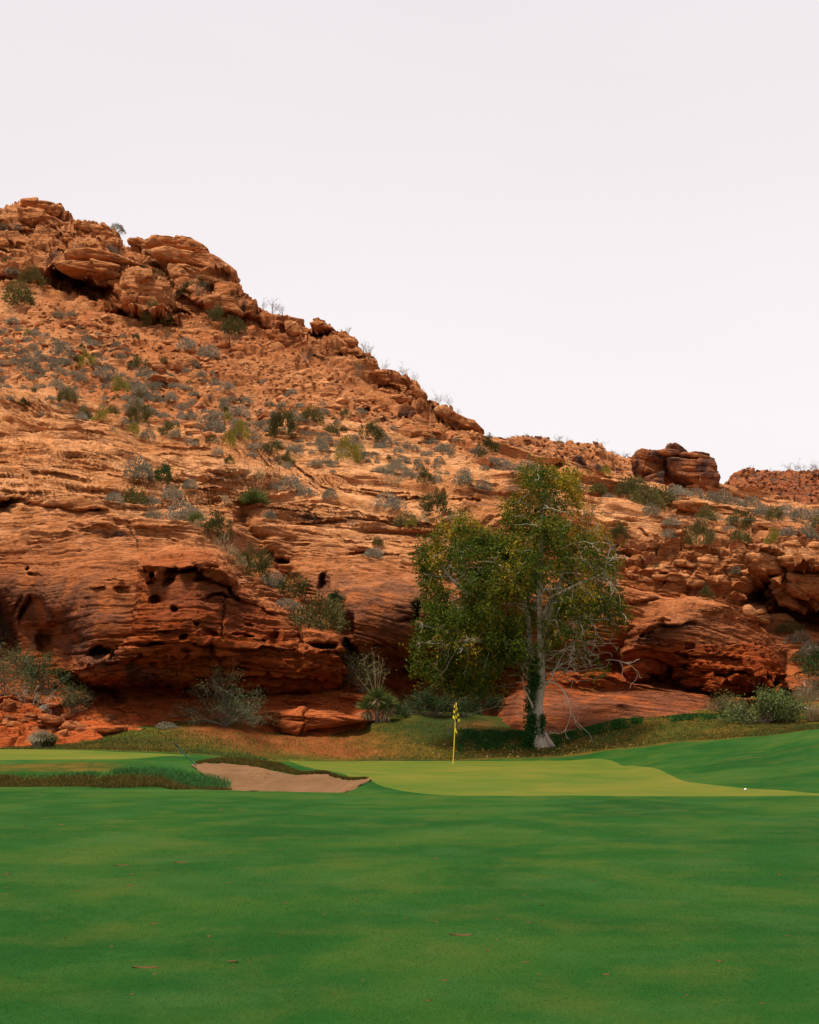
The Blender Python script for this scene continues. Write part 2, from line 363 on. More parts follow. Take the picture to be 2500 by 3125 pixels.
def gpt(px, py, dmin=5, up=0.):
    d = gd(px, py, dmin); return unproj2(np.atleast_1d(px), d, zg(np.atleast_1d(px), d)+up)
def unproj2(px, d, z): return np.stack([(px-PX0)/F*d, d+0*px, z+0*px], -1)
def grid_faces(nr, nc):
    i = np.arange(nr-1)[:, None]*nc+np.arange(nc-1)[None]
    return np.stack([i, i+1, i+nc+1, i+nc], -1).reshape(-1, 4)
gx = np.concatenate([-900-np.geomspace(13000, 60, 22), np.linspace(-900, -60, 24), np.linspace(-50, 2550, 420), np.linspace(2560, 3400, 24), 3400+np.geomspace(60, 13000, 22)])
gy = np.concatenate([np.geomspace(2.5, 33, 70), np.arange(33.2, 75, .13)])
GX, GY = np.meshgrid(gx, gy); GZ = zg(GX, GY)
b_n = pchip([585, 620, 680, 700, 850, 1000, 1060, 1100, 1135], [45.0, 43.6, 36.6, 35.6, 35.0, 35.0, 36.6, 38.2, 39.6], GX); b_f = pchip([585, 640, 700, 780, 850, 950, 1000, 1060, 1100, 1135], [45.15, 45.6, 45.5, 45.3, 45.0, 43.6, 42.9, 41.6, 40.6, 39.9], GX)
GZ = GZ-.22*ss(.02, .25, GY-b_n)*ss(.02, .25, b_f-GY)*(GX > 588)*(GX < 1132)
GP = unproj2(GX, GY, GZ); GPY = PYH-(GZ-EYE)/GY*F
nw = 30*fbm(GP[..., 0]*.5, GP[..., 1]*.5, 0, 50, 4)
# kinds of surface on the ground beyond the mown grass
fr_line = pchip([-900, 0, 300, 560, 760, 870, 1400, 1640, 1800, 2050, 2250, 2420, 2500, 3400], [57.5, 57.5, 57, 55.5, 55.5, 60.6, 61, 61.0, 60.5, 60, 58.6, 56.5, 55, 55], GX)
brown = ss(-.25, .25, GY-fr_line+.4*vn(GP[..., 0]*.4, GP[..., 1]*.4, 0, 51))
bank = np.exp(-((GX-150)/330)**4)*ss(41, 42, GY)*(1-ss(45.2, 46.2, GY))*ss(.0, .5, .15+fbm(GP[..., 0]*.35, GY*.7, 0, 52, 4)*1.3)
lipb = ss(590, 640, GX)*(1-ss(1000, 1120, GX))*ss(44.6, 45.4, GY)*(1-ss(46.6, 47.1, GY))*.0
patch = ss(2050, 2100, GX*1.)*(1-ss(2200, 2400, GX*1.))*0
brown = brown*np.clip(.80+.9*fbm(GP[..., 0]*.3, GP[..., 1]*.35, 0, 55, 4)+.3*ss(850, 1050, GX), .2, 1)
bank = np.clip(bank*ss(420, 300, GX)*ss(42.2, 43.2, GY) + .9*np.exp(-((GX-300)/420)**6)*ss(39.3, 39.6, GY)*(1-ss(40.6, 41.6, GY)), 0, 1)
brown = np.clip(brown+.9*bank, 0, 1)
dirt = np.exp(-(((GX-900+nw)/260)**2+((GPY-2262+nw*.5)/42)**2)**1.6) + np.exp(-(((GX-720+nw*2)/200)**2+((GPY-2222+nw*.3)/28)**2)**1.5) \
     + .9*np.exp(-(((GX-1090+nw)/120)**2+((GPY-2300+nw*.3)/14)**2)) + .6*np.exp(-(((GX-1450+nw)/60)**2+((GPY-2215+nw*.3)/16)**2))
dirt = dirt*ss(57, 60, GY) + ss(2170, 2130, GPY)*ss(60, 62, GY)
dirt = np.clip(dirt, 0, 1)*(GY > 56)
lushm = (ss(45, 20, np.abs(GPY-2345+.0*GX))*ss(-50, 0, GX)*0)
lushm = np.clip(np.exp(-(((GX-1240+nw*2)/190)**2+((GPY-2322)/7)**2))*.8*(GY > 60) + np.exp(-(((GX-1400+nw*2)/240)**2+((GPY-2215+nw*.4)/52)**2)**1.5)*.85
                + .6*np.exp(-(((GX-450+nw*3)/200)**2+((GPY-2262)/14)**2))*(GY > 56), 0, 1)
me = mesh_np('fairway', GP, grid_faces(*GX.shape), M_TURF, True, {'brown': brown, 'dirt': dirt, 'lush': lushm})
tag(link('fairway', me), kind='structure')
# desert floor out to the horizon, under and behind the hills
def dz_(x, y): return -2.2+.5*np.sin(x*.013)*np.sin(y*.009)
ax = np.linspace(-2600, 2600, 60); ay = np.linspace(-300, 4200, 60); AX, AY = np.meshgrid(ax, ay)
me = mesh_np('desert_floor', np.stack([AX, AY, dz_(AX, AY)], -1), grid_faces(60, 60), M_LOOSER, True)
tag(link('desert_floor', me), kind='structure')
def strip(name, pxs, dn, df, mat, nrow, lift, dens=None, zfun=None):
    """a draped sheet between a near and a far border"""
    t = np.linspace(0, 1, nrow)[:, None]; D = dn[None]*(1-t)+df[None]*t; X = pxs[None]+0*D
    z = (zfun or zg)(X, D)
    edge = np.minimum(np.minimum(t, 1-t)*nrow/2, 1)          # the rim tucks under the turf round it
    ex = np.minimum(np.arange(len(pxs)), np.arange(len(pxs))[::-1])[None]/2
    z = z + lift*np.clip(np.minimum(edge, ex), 0, 1)*2-lift
    me = mesh_np(name, unproj2(X, D, z), grid_faces(*D.shape), mat, True)
    o = link(name, me); tag(o, kind='structure'); return o
# putting green: near border and far border traced, dropped onto the ground
pxs = np.linspace(880, 2900, 500)
nearp = pchip([880, 900, 960, 1050, 1120, 1180, 1240, 1320, 1420, 1700, 2200, 2500, 2900], [2322, 2331, 2348, 2372, 2388, 2404, 2418, 2428, 2430, 2431, 2431, 2428, 2420], pxs)
farp = pchip([880, 900, 1100, 1400, 1600, 1750, 1850, 1950, 2020, 2060, 2120, 2200, 2300, 2500, 2900], [2321, 2321.5, 2322, 2323, 2324, 2325.5, 2330, 2345, 2362, 2375, 2391, 2402, 2410, 2424, 2419], pxs)
farp = np.minimum(farp, nearp-.5)
dn = pchip([880, 960, 1050, 1120, 1180, 1240, 1320, 1420, 1700, 2200, 2500, 2900], [60.2, 48, 43.2, 40, 36.6, 34.4, 33, 32.7, 32.5, 32.5, 32.6, 32.7], pxs)
df = pchip([880, 1100, 1400, 1600, 1750, 1850, 1950, 2020, 2060, 2120, 2200, 2300, 2500, 2900], [60.6, 61, 60.9, 60.3, 59.3, 57.2, 51.4, 46.2, 42.6, 39.2, 37.0, 35.6, 33.3, 32.9], pxs)
df = np.maximum(df, dn+.05)
strip('putting_green', pxs, dn, df, M_GREEN, 90, .012)
pxs = np.linspace(-600, 590, 220)
dn = pchip([-600, 0, 200, 330, 430, 500, 560, 590], [46.5, 46.5, 46.8, 47.5, 48.8, 50.5, 52, 53], pxs)
df = pchip([-600, 0, 200, 330, 430, 500, 560, 590], [57.0, 57, 56.4, 55.6, 54.8, 54.2, 53.6, 53.2], pxs)
strip('far_green', pxs, dn, df, M_GREEN, 40, .012)
# bunker sand
pxs = np.linspace(585, 1135, 260)
dn = pchip([585, 620, 680, 700, 850, 1000, 1060, 1100, 1135], [45.0, 43.6, 36.6, 35.6, 35.0, 35.0, 36.6, 38.2, 39.6], pxs)
df = pchip([585, 640, 700, 780, 850, 950, 1000, 1060, 1100, 1135], [45.15, 45.6, 45.5, 45.3, 45.0, 43.6, 42.9, 41.6, 40.6, 39.9], pxs)
def zsand(X, D):
    x = (X-PX0)/F*D
    z = zg(X, D)+.05*fbm(x*1.2, D*1.2, 0, 60, 3)+.022*vn(x*6, D*4, 0, 61)
    for cx, cd, r in ((772, 44.0, .19), (808, 43.9, .17)):       # footprints and small piles of raked sand
        z = z-.10*np.exp(-(((X-cx)/F*D)**2+((D-cd+.45)*.9)**2)/.25**2)
        z = z+.15*np.exp(-(((X-cx)/F*D)**2+((D-cd)*1.0)**2)/r**2)
    return z
strip('bunker_sand', pxs, dn, df, M_SAND, 110, .012, zfun=zsand)

# ------------------------------------------------------------------ the rock slope
HC = {
 -900: [(2290, 60), (2200, 64), (2000, 69), (1850, 71), (1700, 73), (1480, 80), (1300, 94), (1200, 101), (1000, 118), (800, 131), (500, 145)],
 0: [(2290, 60.5), (2200, 64), (2080, 69), (1960, 72), (1850, 72), (1700, 73), (1600, 75), (1480, 79), (1400, 86), (1300, 94), (1200, 101), (1100, 110), (1000, 119), (900, 127), (800, 132), (700, 137), (620, 141)],
 150: [(2280, 61.5), (2200, 65.5), (2080, 70), (1960, 71.5), (1850, 69.5), (1700, 71), (1600, 74), (1480, 79), (1400, 86), (1300, 94), (1200, 102), (1100, 110), (1000, 119), (900, 126.5), (800, 132), (700, 137)],
 300: [(2255, 63.3), (2170, 66.8), (2120, 68.3), (2050, 67.5), (1950, 66.5), (1850, 67), (1750, 68.5), (1650, 71.5), (1500, 79), (1400, 87), (1300, 95), (1200, 103), (1100, 111), (1000, 119), (900, 126), (800, 131), (700, 137)],
 600: [(2200, 65.6), (2160, 67.4), (2100, 68), (2030, 66.5), (1960, 65.3), (1850, 66), (1750, 68.5), (1660, 73), (1600, 76), (1500, 83), (1400, 91), (1300, 98), (1200, 105), (1100, 112), (1000, 119), (900, 125), (800, 130), (750, 133)],
 900: [(2235, 66.2), (2170, 68), (2110, 70), (2040, 69), (1980, 69.5), (1900, 72), (1800, 76), (1700, 79), (1600, 81), (1500, 87), (1400, 94), (1300, 101), (1200, 108), (1100, 115), (970, 123)],
 1100: [(2205, 68), (2140, 71), (2060, 72.5), (2000, 71), (1900, 70.5), (1800, 72.5), (1700, 76), (1600, 81), (1500, 88), (1400, 95), (1300, 102), (1200, 108), (1060, 117)],
 1250: [(2190, 72.5), (2150, 75), (2070, 76), (2000, 74), (1950, 71.5), (1850, 71), (1750, 74), (1650, 79), (1550, 85.5), (1450, 93), (1380, 98), (1300, 103)],
 1400: [(2190, 73.0), (2150, 76), (2070, 77), (2000, 75), (1950, 72), (1850, 71.5), (1750, 74), (1650, 79), (1550, 85), (1450, 92), (1380, 98), (1300, 104)],
 1490: [(2210, 72.0), (2170, 75), (2120, 77), (2060, 77.5), (2000, 76), (1950, 73.5), (1850, 73), (1750, 75.5), (1650, 80.5), (1550, 86), (1450, 93), (1380, 99)],
 1575: [(2240, 67.2), (2180, 69.2), (2120, 73.5), (2050, 77), (1950, 75.5), (1850, 75), (1750, 77.5), (1650, 81.5), (1550, 86.5), (1460, 94), (1400, 100)],
 1700: [(2242, 66.8), (2180, 68.6), (2120, 73), (2050, 77), (1950, 76), (1850, 76), (1750, 79), (1650, 83), (1550, 88), (1480, 94), (1420, 100)],
 1900: [(2205, 67.7), (2140, 70), (2090, 74.5), (2030, 76.5), (1950, 75), (1850, 76), (1750, 80), (1650, 84), (1550, 90), (1470, 99)],
 2150: [(2165, 69.3), (2110, 73), (2060, 75.5), (1980, 76), (1870, 76.5), (1800, 79), (1720, 82), (1640, 86), (1560, 93), (1500, 101)],
 2400: [(2170, 69.5), (2100, 73), (2050, 76), (1980, 79), (1900, 81), (1820, 81.5), (1740, 82), (1650, 86), (1580, 94), (1530, 104)],
 2520: [(2180, 69), (2100, 74), (2050, 77), (1980, 80), (1900, 82), (1820, 82), (1740, 83), (1650, 87), (1580, 95), (1545, 104)],
 3400: [(2180, 69), (2100, 74), (2050, 77), (1980, 80), (1900, 82), (1820, 83), (1740, 84), (1650, 88), (1580, 95), (1545, 104)]}
RIDGE = [(-900, 560), (-400, 640), (-60, 640), (0, 632), (20, 628), (60, 624), (110, 622), (180, 630), (192, 652), (232, 680), (300, 700), (345, 715), (372, 738), (440, 752), (458, 742), (520, 740), (600, 752), (640, 778), (652, 800), (700, 832), (722, 868), (745, 900), (792, 925), (812, 945), (860, 968), (930, 988), (1000, 1000), (1032, 1022), (1080, 1048), (1105, 1078), (1150, 1100), (1200, 1132), (1262, 1160), (1285, 1185), (1310, 1228), (1345, 1248), (1400, 1280), (1440, 1310), (1475, 1340), (1500, 1362), (1600, 1392), (1720, 1412), (1830, 1440), (1930, 1466), (2040, 1492), (2170, 1494), (2230, 1502), (2330, 1524), (2430, 1552), (2520, 1562), (2700, 1560), (3400, 1500)]
FOOT = [(-900, 2300), (0, 2310), (150, 2305), (300, 2285), (450, 2250), (600, 2228), (800, 2245), (920, 2262), (1050, 2250), (1150, 2235), (1400, 2220), (1520, 2245), (1700, 2270), (1900, 2238), (2100, 2200), (2400, 2200), (2520, 2210), (3400, 2210)]
hx = np.concatenate([np.linspace(-900, -50, 36), np.linspace(-40, 2540, 880), np.linspace(2550, 3400, 36)])
NR = 740
tt = np.linspace(0, 1, NR)[:, None]
ridge = np.interp(hx, *zip(*RIDGE)); foot = np.interp(hx, *zip(*FOOT))
ridge = ridge+6*vn(hx*.02, 0, 0, 71)+3*vn(hx*.07, 0, 0, 72)
HPX = hx[None]+0*tt; HPY = ridge[None]*(1-tt)+foot[None]*tt
HD = table(HC, HPX, HPY)
P0 = unproj(HPX, HPY, HD)
# rough the coordinates the hand-placed forms are read in, so no form has a drawn edge
WX = HPX+14*fbm(P0[..., 0]*.35, P0[..., 2]*.35, P0[..., 1]*.1, 80, 4)
WY = HPY+9*fbm(P0[..., 0]*.35, P0[..., 2]*.6, P0[..., 1]*.1, 90, 4)
WX = WX+9*fbm(P0[..., 0]*1.9, P0[..., 2]*1.4, P0[..., 1]*.3, 84, 3); WY = WY+7*fbm(P0[..., 0]*1.9, P0[..., 2]*1.8, P0[..., 1]*.3, 94, 3)
disp = np.zeros_like(HD)       # metres away from the viewer
def sel(x0, y0, x1, y1, m=60):
    c = np.where((hx > x0-m) & (hx < x1+m))[0]
    if len(c) == 0: return None
    c0, c1 = c[0], c[-1]+1
    r = np.where(((HPY[:, c0:c1] > y0-m) & (HPY[:, c0:c1] < y1+m)).any(1))[0]
    if len(r) == 0: return None
    return slice(r[0], r[-1]+1), slice(c0, c1)
def lump(poly, h, soft=25, taper=.0, p=.6):
    """a body of rock standing proud of the slope; taper = how far it melts in at its top"""
    q = np.array(poly); s = sel(q[:, 0].min(), q[:, 1].min(), q[:, 0].max(), q[:, 1].max())
    if s is None: return
    d = sdf(WX[s], WY[s], poly); k = np.clip(d/soft, 0, 1); k = (1-(1-k)**2)**p
    if taper: k = k*ss(q[:, 1].min(), q[:, 1].min()+taper*(np.ptp(q[:, 1])), WY[s])
    disp[s] -= h*k
def cave(cx, cy, rx, ry, depth, rot=0, hard=3):
    m = max(rx, ry)*1.4; s = sel(cx-m, cy-m, cx+m, cy+m, 20)
    if s is None: return
    c, n = math.cos(rot), math.sin(rot); x, y = WX[s]-cx, WY[s]-cy; rx, ry = rx*(.85 if rx < 30 else 1), ry*(.72 if ry < 20 else 1)
    r = np.hypot((x*c+y*n)/rx, (-x*n+y*c)/ry); disp[s] += depth*(.65 if rx < 30 and cy > 1600 and cx < 800 else 1)*np.exp(-r**(2*hard if rx > 30 else 3.2))
def crack(pts, w, depth):
    q = np.array(pts); s = sel(q[:, 0].min(), q[:, 1].min(), q[:, 0].max(), q[:, 1].max(), 30)
    if s is None: return
    d = linedist(WX[s], WY[s], pts); disp[s] += depth*np.exp(-(d/w)**2)
def ledge(pts, h, below=40, above=50):
    """an overhanging lip along a line: rock bulges above it and is hollow beneath"""
    q = np.array(pts, float); s = sel(q[:, 0].min(), q[:, 1].min()-above, q[:, 0].max(), q[:, 1].max()+below, 40)
    if s is None: return
    yl = np.interp(WX[s], q[:, 0], q[:, 1]); e = ss(q[0, 0]-6, q[0, 0]+25, WX[s])*(1-ss(q[-1, 0]-25, q[-1, 0]+6, WX[s]))
    dy = WY[s]-yl
    e = e*np.clip(.55+.9*vn(WX[s]*.03, WY[s]*.01, q[0, 1], 99), .05, 1.2)*(.5 if q[:, 1].mean() < 1900 and q[:, 1].mean() > 1230 else 1.)
    disp[s] += e*h*np.where(dy > 0, .65*np.exp(-dy/below)*ss(0, 2.5, dy)-.35*np.exp(0*dy)*(1-ss(0, 2.5, dy)), -.35*np.exp(dy/above))
# --- left: pale tongue, great dome and the pitted knob
lump([(-80, 1500), (20, 1468), (90, 1462), (170, 1474), (250, 1498), (310, 1535), (335, 1562), (250, 1562), (160, 1548), (90, 1532), (40, 1522), (-80, 1530)], 1.3, 26, .5)
cave(24, 1546, 30, 22, 2.8); cave(90, 1537, 15, 9, 1.4); cave(290, 1560, 17, 6, 1.2)
lump([(410, 1790), (425, 1700), (470, 1680), (540, 1666), (620, 1670), (680, 1690), (715, 1722), (738, 1775), (800, 1830), (850, 1850), (905, 1905), (918, 1970), (1045, 2000), (1062, 2050), (1040, 2090), (940, 2110), (800, 2115), (620, 2112), (480, 2100), (340, 2110), (200, 2072), (186, 2050), (250, 2010), (330, 1990), (400, 1940), (395, 1860)], 2.6, 46, .10)
lump([(418, 1722), (440, 1694), (500, 1672), (560, 1666), (640, 1674), (700, 1704), (728, 1750), (735, 1790), (690, 1790), (640, 1765), (590, 1740), (520, 1728), (470, 1745), (430, 1752)], 2.0, 14, 0)
lump([(715, 1815), (760, 1800), (820, 1835), (862, 1870), (850, 1880), (780, 1850), (730, 1840)], .8, 10)
for a in ((460, 1742, 30, 12, 1.3), (519, 1775, 22, 15, 1.4, -.6), (612, 1777, 22, 8, 1.2, -.1), (575, 1735, 34, 8, 1.2), (655, 1735, 24, 12, 1.3), (473, 1832, 20, 15, 1.5), (536, 1866, 14, 12, 1.0), (605, 1906, 10, 9, 1.3), (561, 1946, 14, 12, 1.6), (642, 1936, 20, 15, 1.2, .4), (705, 1800, 10, 20, 1.6),
          (672, 1828, 42, 7, 1.3), (760, 1908, 16, 7, .8), (742, 1943, 32, 10, 1.1), (455, 1776, 18, 10, 1.2), (390, 1970, 42, 11, 1.5, -.2), (464, 1966, 38, 8, 1.4, -.1), (572, 1987, 18, 9, 1.1), (300, 1996, 34, 22, 2.0, -.2), (150, 1945, 34, 50, 1.1, .3), (209, 1945, 28, 34, 1.0, -.3), (840, 1950, 14, 22, .9), (810, 1955, 10, 8, .8),
          (235, 2085, 60, 22, 2.6, .35), (330, 2128, 60, 24, 2.4, .3), (105, 1880, 40, 60, .9, .2), (90, 1740, 6, 10, .8), (110, 1755, 20, 7, .8), (60, 1850, 8, 30, 1.0, .5), (985, 1782, 17, 24, 2.6), (857, 1716, 24, 14, 2.2, .3), (822, 1690, 12, 14, 1.2), (1200, 1696, 20, 8, 1.4), (1268, 1862, 16, 26, 2), (1245, 1890, 30, 14, 1.0), (1160, 1968, 24, 10, 1.2), (985, 1976, 40, 17, 2.3), (1120, 1700, 60, 10, .8)):
    cave(*a)
ledge([(400, 2012), (464, 1992), (524, 1974), (640, 1968), (742, 1985), (800, 1982), (917, 1984), (1060, 2002)], 1.3, 35, 30)
ledge([(180, 2052), (260, 2035), (350, 2020), (430, 2006)], 1.2, 30, 25)
ledge([(560, 2060), (700, 2050), (860, 2062), (1010, 2080)], .9, 22, 22)
ledge([(330, 1935), (420, 1930), (520, 1920), (620, 1915)], .5, 14, 25)
for L, h in (([(0, 1425), (120, 1432), (250, 1450), (380, 1462)], .7), ([(60, 1248), (200, 1280), (330, 1310), (420, 1340)], .8), ([(0, 1300), (90, 1300), (200, 1310)], .5), ([(470, 1398), (540, 1388), (620, 1392), (720, 1400)], .9),
             ([(490, 1440), (560, 1452), (660, 1445), (740, 1455)], .9), ([(200, 1555), (320, 1590), (420, 1622), (560, 1650)], .5), ([(180, 1610), (300, 1630), (400, 1650)], .5), ([(330, 1760), (400, 1755)], .9), ([(260, 1775), (300, 1770), (360, 1768)], .6), ([(270, 1800), (340, 1798), (400, 1785)], .8),
             ([(0, 1600), (100, 1605), (200, 1600)], .5), ([(560, 1530), (640, 1545), (700, 1555)], .9), ([(650, 1585), (700, 1600), (740, 1598)], 1.2), ([(900, 1606), (960, 1598), (1090, 1590), (1215, 1612)], 1.1), ([(930, 1565), (1000, 1556), (1100, 1552), (1190, 1585)], .7), ([(1000, 1640), (1120, 1650), (1265, 1665)], .8),
             ([(1080, 1420), (1170, 1440), (1270, 1465)], 1.0), ([(900, 1500), (1000, 1508), (1100, 1512)], .7), ([(1270, 1515), (1340, 1500), (1420, 1510)], .8), ([(1080, 1335), (1180, 1350), (1300, 1360), (1390, 1385)], .6), ([(1460, 1425), (1540, 1440), (1600, 1470)], .9), ([(1090, 1690), (1180, 1700), (1290, 1685)], .9),
             ([(1060, 2004), (1130, 2012), (1260, 2002), (1420, 2010)], 1.6), ([(1780, 1515), (1860, 1520), (1960, 1560)], .9), ([(1850, 1600), (1950, 1615), (2040, 1640)], 1.2), ([(1840, 1650), (1920, 1680), (2000, 1720)], 1.0), ([(2030, 1560), (2150, 1562), (2270, 1585)], .7), ([(1860, 1700), (1920, 1705), (1960, 1715)], 1.3),
             ([(2280, 1615), (2350, 1610), (2400, 1620)], 1.2), ([(1850, 1820), (1920, 1840), (2010, 1830)], 1.2), ([(1880, 1890), (1960, 1900), (2050, 1880)], .8), ([(760, 1335), (900, 1345), (1000, 1350)], .6), ([(0, 1690), (80, 1690), (150, 1700)], .4), ([(740, 1640), (830, 1650), (950, 1645)], .7), ([(870, 1660), (960, 1668)], .7)):
    ledge(L, h, 20, 40)
crack([(1062, 1960), (1075, 1990), (1085, 2030)], 9, 2.5); crack([(905, 1890), (918, 1950), (935, 1990)], 4, .9); crack([(400, 1600), (420, 1640), (430, 1680)], 2.5, .3)
crack([(690, 1820), (680, 1900), (672, 1960)], 3, .4); crack([(100, 1822), (70, 1880)], 4, .7); crack([(640, 1968), (660, 2010), (675, 2050)], 3, .3)
lump([(904, 1898), (960, 1902), (1020, 1915), (1052, 1945), (1055, 1992), (1000, 1998), (930, 1990), (912, 1950)], 1.6, 22, .2)
# gully with bushes between the domes
crack([(740, 1600), (790, 1700), (850, 1780), (930, 1860), (1050, 1920)], 38, 2.2); crack([(560, 1420), (640, 1540), (740, 1620)], 26, .9); crack([(400, 1300), (440, 1400), (560, 1470)], 30, .9)
# right dome, its brow and its pits
lump([(1900, 1990), (1935, 1900), (2010, 1850), (2090, 1815), (2150, 1818), (2224, 1856), (2298, 1893), (2350, 1934), (2382, 1976), (2402, 2012), (2390, 2060), (2384, 2092), (2404, 2122), (2317, 2128), (2233, 2130), (2164, 2126), (2094, 2100), (2048, 2066), (1960, 2078), (1905, 2056)], 4.6, 75, .1, .55)
ledge([(1925, 1968), (1960, 1925), (2005, 1903), (2070, 1898), (2136, 1896)], 1.4, 40, 40)
for a in ((2341, 2101, 11, 20, 2.2), (2314, 2088, 17, 9, 1.3), (2312, 2114, 18, 9, 1.4), (2057, 2043, 28, 10, 1.1, -.2), (2100, 2025, 20, 8, .7), (2245, 2040, 18, 7, .7), (2290, 2055, 14, 8, .8), (2200, 2070, 22, 8, .8), (2240, 2100, 20, 7, .8), (2160, 2060, 18, 8, .7), (2350, 2060, 12, 9, .8), (2130, 2100, 20, 7, .8)): cave(*a)
ledge([(2060, 1990), (2150, 2002), (2260, 2010)], .6, 16, 20); ledge([(2120, 2048), (2230, 2058), (2330, 2068)], .7, 16, 20); ledge([(2050, 2088), (2160, 2108), (2300, 2122)], .8, 12, 20)
# right-hand cliffs and hollows
lump([(2378, 1710), (2450, 1700), (2560, 1712), (2560, 1835), (2460, 1832), (2400, 1822), (2372, 1780)], 3.2, 26, 0)
cave(2470, 1880, 110, 52, 6.0, .08, 3); cave(2338, 1812, 26, 40, 3.6, .1); cave(1980, 1737, 60, 14, 3.2, .1); cave(2300, 1850, 20, 20, 1.2)
lump([(2250, 1690), (2320, 1684), (2376, 1700), (2390, 1760), (2330, 1768), (2280, 1750)], 1.8, 16, .2)
# --- top: cliff band with its big hollow
lump([(-80, 660), (60, 626), (180, 632), (232, 684), (340, 718), (420, 780), (500, 850), (560, 950), (540, 985), (460, 975), (380, 955), (330, 925), (300, 880), (220, 850), (165, 835), (120, 860), (40, 850), (-80, 840)], 2.4, 30, 0)
lump([(458, 744), (520, 738), (600, 750), (642, 778), (700, 832), (724, 870), (748, 905), (790, 940), (780, 965), (700, 962), (640, 945), (580, 925), (530, 880), (490, 830), (466, 780)], 3.0, 26, 0)
lump([(375, 852), (395, 828), (440, 836), (500, 880), (530, 920), (526, 958), (480, 972), (420, 962), (372, 940)], 2.4, 26, 0)
for a in ((215, 866, 52, 24, 4.5, .15), (300, 892, 66, 26, 5.0, .2), (420, 962, 95, 17, 3.6, .12), (545, 955, 36, 18, 3, .2), (485, 790, 26, 26, 2.6, .8), (630, 890, 32, 24, 2.6, .4), (680, 912, 12, 8, 1.4), (560, 830, 46, 6, 1.3, .35), (650, 835, 60, 5, 1.2, .35), (120, 690, 50, 7, 1.2, .1), (180, 700, 40, 8, 1.3, .3), (60, 700, 50, 5, .9), (20, 770, 30, 8, 1.3), (210, 785, 30, 6, 1.1), (970, 1026, 40, 15, 3.0), (1050, 1075, 20, 8, 1.4), (870, 1000, 20, 12, 1.2, .3), (1100, 1100, 24, 7, 1.2), (1190, 1180, 40, 9, 1.3, .2), (1290, 1232, 24, 8, 1.4, .2), (1120, 1255, 34, 9, 1.2), (800, 985, 30, 8, 1.2, .3), (790, 950, 14, 10, 1.1),
          (1340, 1290, 50, 8, 1.8, .6), (1480, 1335, 20, 8, 1.4, .5), (1180, 1285, 20, 8, 1.0), (1700, 1440, 22, 8, 1.3), (1420, 1530, 44, 9, 1.3)): cave(*a)
for L, h in (([(150, 824), (240, 812), (300, 832), (372, 850)], 1.6), ([(0, 690), (90, 684), (200, 700), (330, 745)], .9), ([(0, 740), (120, 752), (240, 775), (380, 800)], .8), ([(470, 775), (560, 785), (640, 792)], 1.3), ([(520, 815), (600, 822), (700, 862)], 1.2), ([(180, 648), (260, 700), (360, 735)], .9), ([(820, 950), (900, 985), (950, 1000)], 1.2),
             ([(1000, 1020), (1060, 1050), (1090, 1062)], 1.2), ([(1150, 1130), (1210, 1155), (1262, 1180)], 1.2), ([(1210, 1205), (1260, 1210), (1300, 1226)], 1.3), ([(660, 940), (740, 960), (800, 975)], 1.0), ([(900, 1060), (980, 1075), (1050, 1100)], .9)):
    ledge(L, h, 14, 20)
cave(0, 1960, 60, 130, 2.5, 0, 2)
HD2 = HD+disp
P = unproj(HPX, HPY, HD2)
def normals(P):
    du = np.gradient(P, axis=1); dv = np.gradient(P, axis=0)
    n = np.cross(du, dv); n /= np.linalg.norm(n, axis=-1, keepdims=True)+1e-9
    return n*np.where(n[..., 1:2] > 0, -1, 1)
def smooth2(a, k):
    for ax_ in (0, 1):
        c = np.cumsum(np.pad(a, [(k+1, k) if i == ax_ else (0, 0) for i in range(a.ndim)], mode='edge'), axis=ax_)
        n = a.shape[ax_]; a = (np.take(c, range(2*k+1, 2*k+1+n), ax_)-np.take(c, range(0, n), ax_))/(2*k+1)
    return a
NB0 = normals(P); Nn = smooth2(NB0, 5); Nn /= np.linalg.norm(Nn, axis=-1, keepdims=True)
steep = 1-np.clip(Nn[..., 2], 0, 1)
X, Y, Z = P[..., 0], P[..., 1], P[..., 2]
def terrace(s, X, Y, f, seed, crk=.12):
    q = s*f+.55*vn(X*f*.12, Y*f*.12, s*f*.3, seed); b = np.floor(q); fr = q-b; bi = b.astype(np.int32); z0 = np.zeros_like(bi)
    lat = vn(X*f*.25, Y*f*.12, b*3.7, seed+2)           # a bed stands out here and pinches out there
    prot = (hsh(bi, z0, z0, seed+1)-.5)+.6*lat
    rnd = 1-(np.abs(fr*2-1))**4
    pres = ss(-.1, .5, vn(X*f*.3, Y*f*.15, b*1.9, seed+3)+.15)
    return prot*.8*rnd**.3, (np.exp(-(fr/crk)**2)+np.exp(-((1-fr)/(crk*.4))**2))*pres
# dip of the beds: they sweep down to the left on the left dome, down to the right in mid slope
s = Z+.19*X*ss(-16, 0, X)+.9*vn(X*.045, Y*.03, Z*.05, 101)*1.4+.35*vn(X*.16, Y*.12, Z*.1, 102)
xbed = Z+.28*X+.14*Y+1.2*vn(X*.06, Y*.05, 0, 103)       # cross-beds
talus = ss(-.15, .15, sdf(HPX, HPY, [(-900, 1010), (0, 960), (160, 900), (330, 960), (560, 1000), (800, 1010), (1000, 1100), (1200, 1230), (1500, 1380), (1700, 1440), (1650, 1480), (1400, 1400), (1150, 1300), (900, 1280), (700, 1330), (420, 1290), (250, 1220), (0, 1180), (-900, 1180)])/100+.0)
rub = np.clip(talus + ss(-.1, .1, sdf(HPX, HPY, [(-900, 2140), (0, 2130), (120, 2140), (250, 2190), (420, 2230), (300, 2290), (-900, 2320)])/80), 0, 1)
bedr = 1-.7*rub
sm = 0
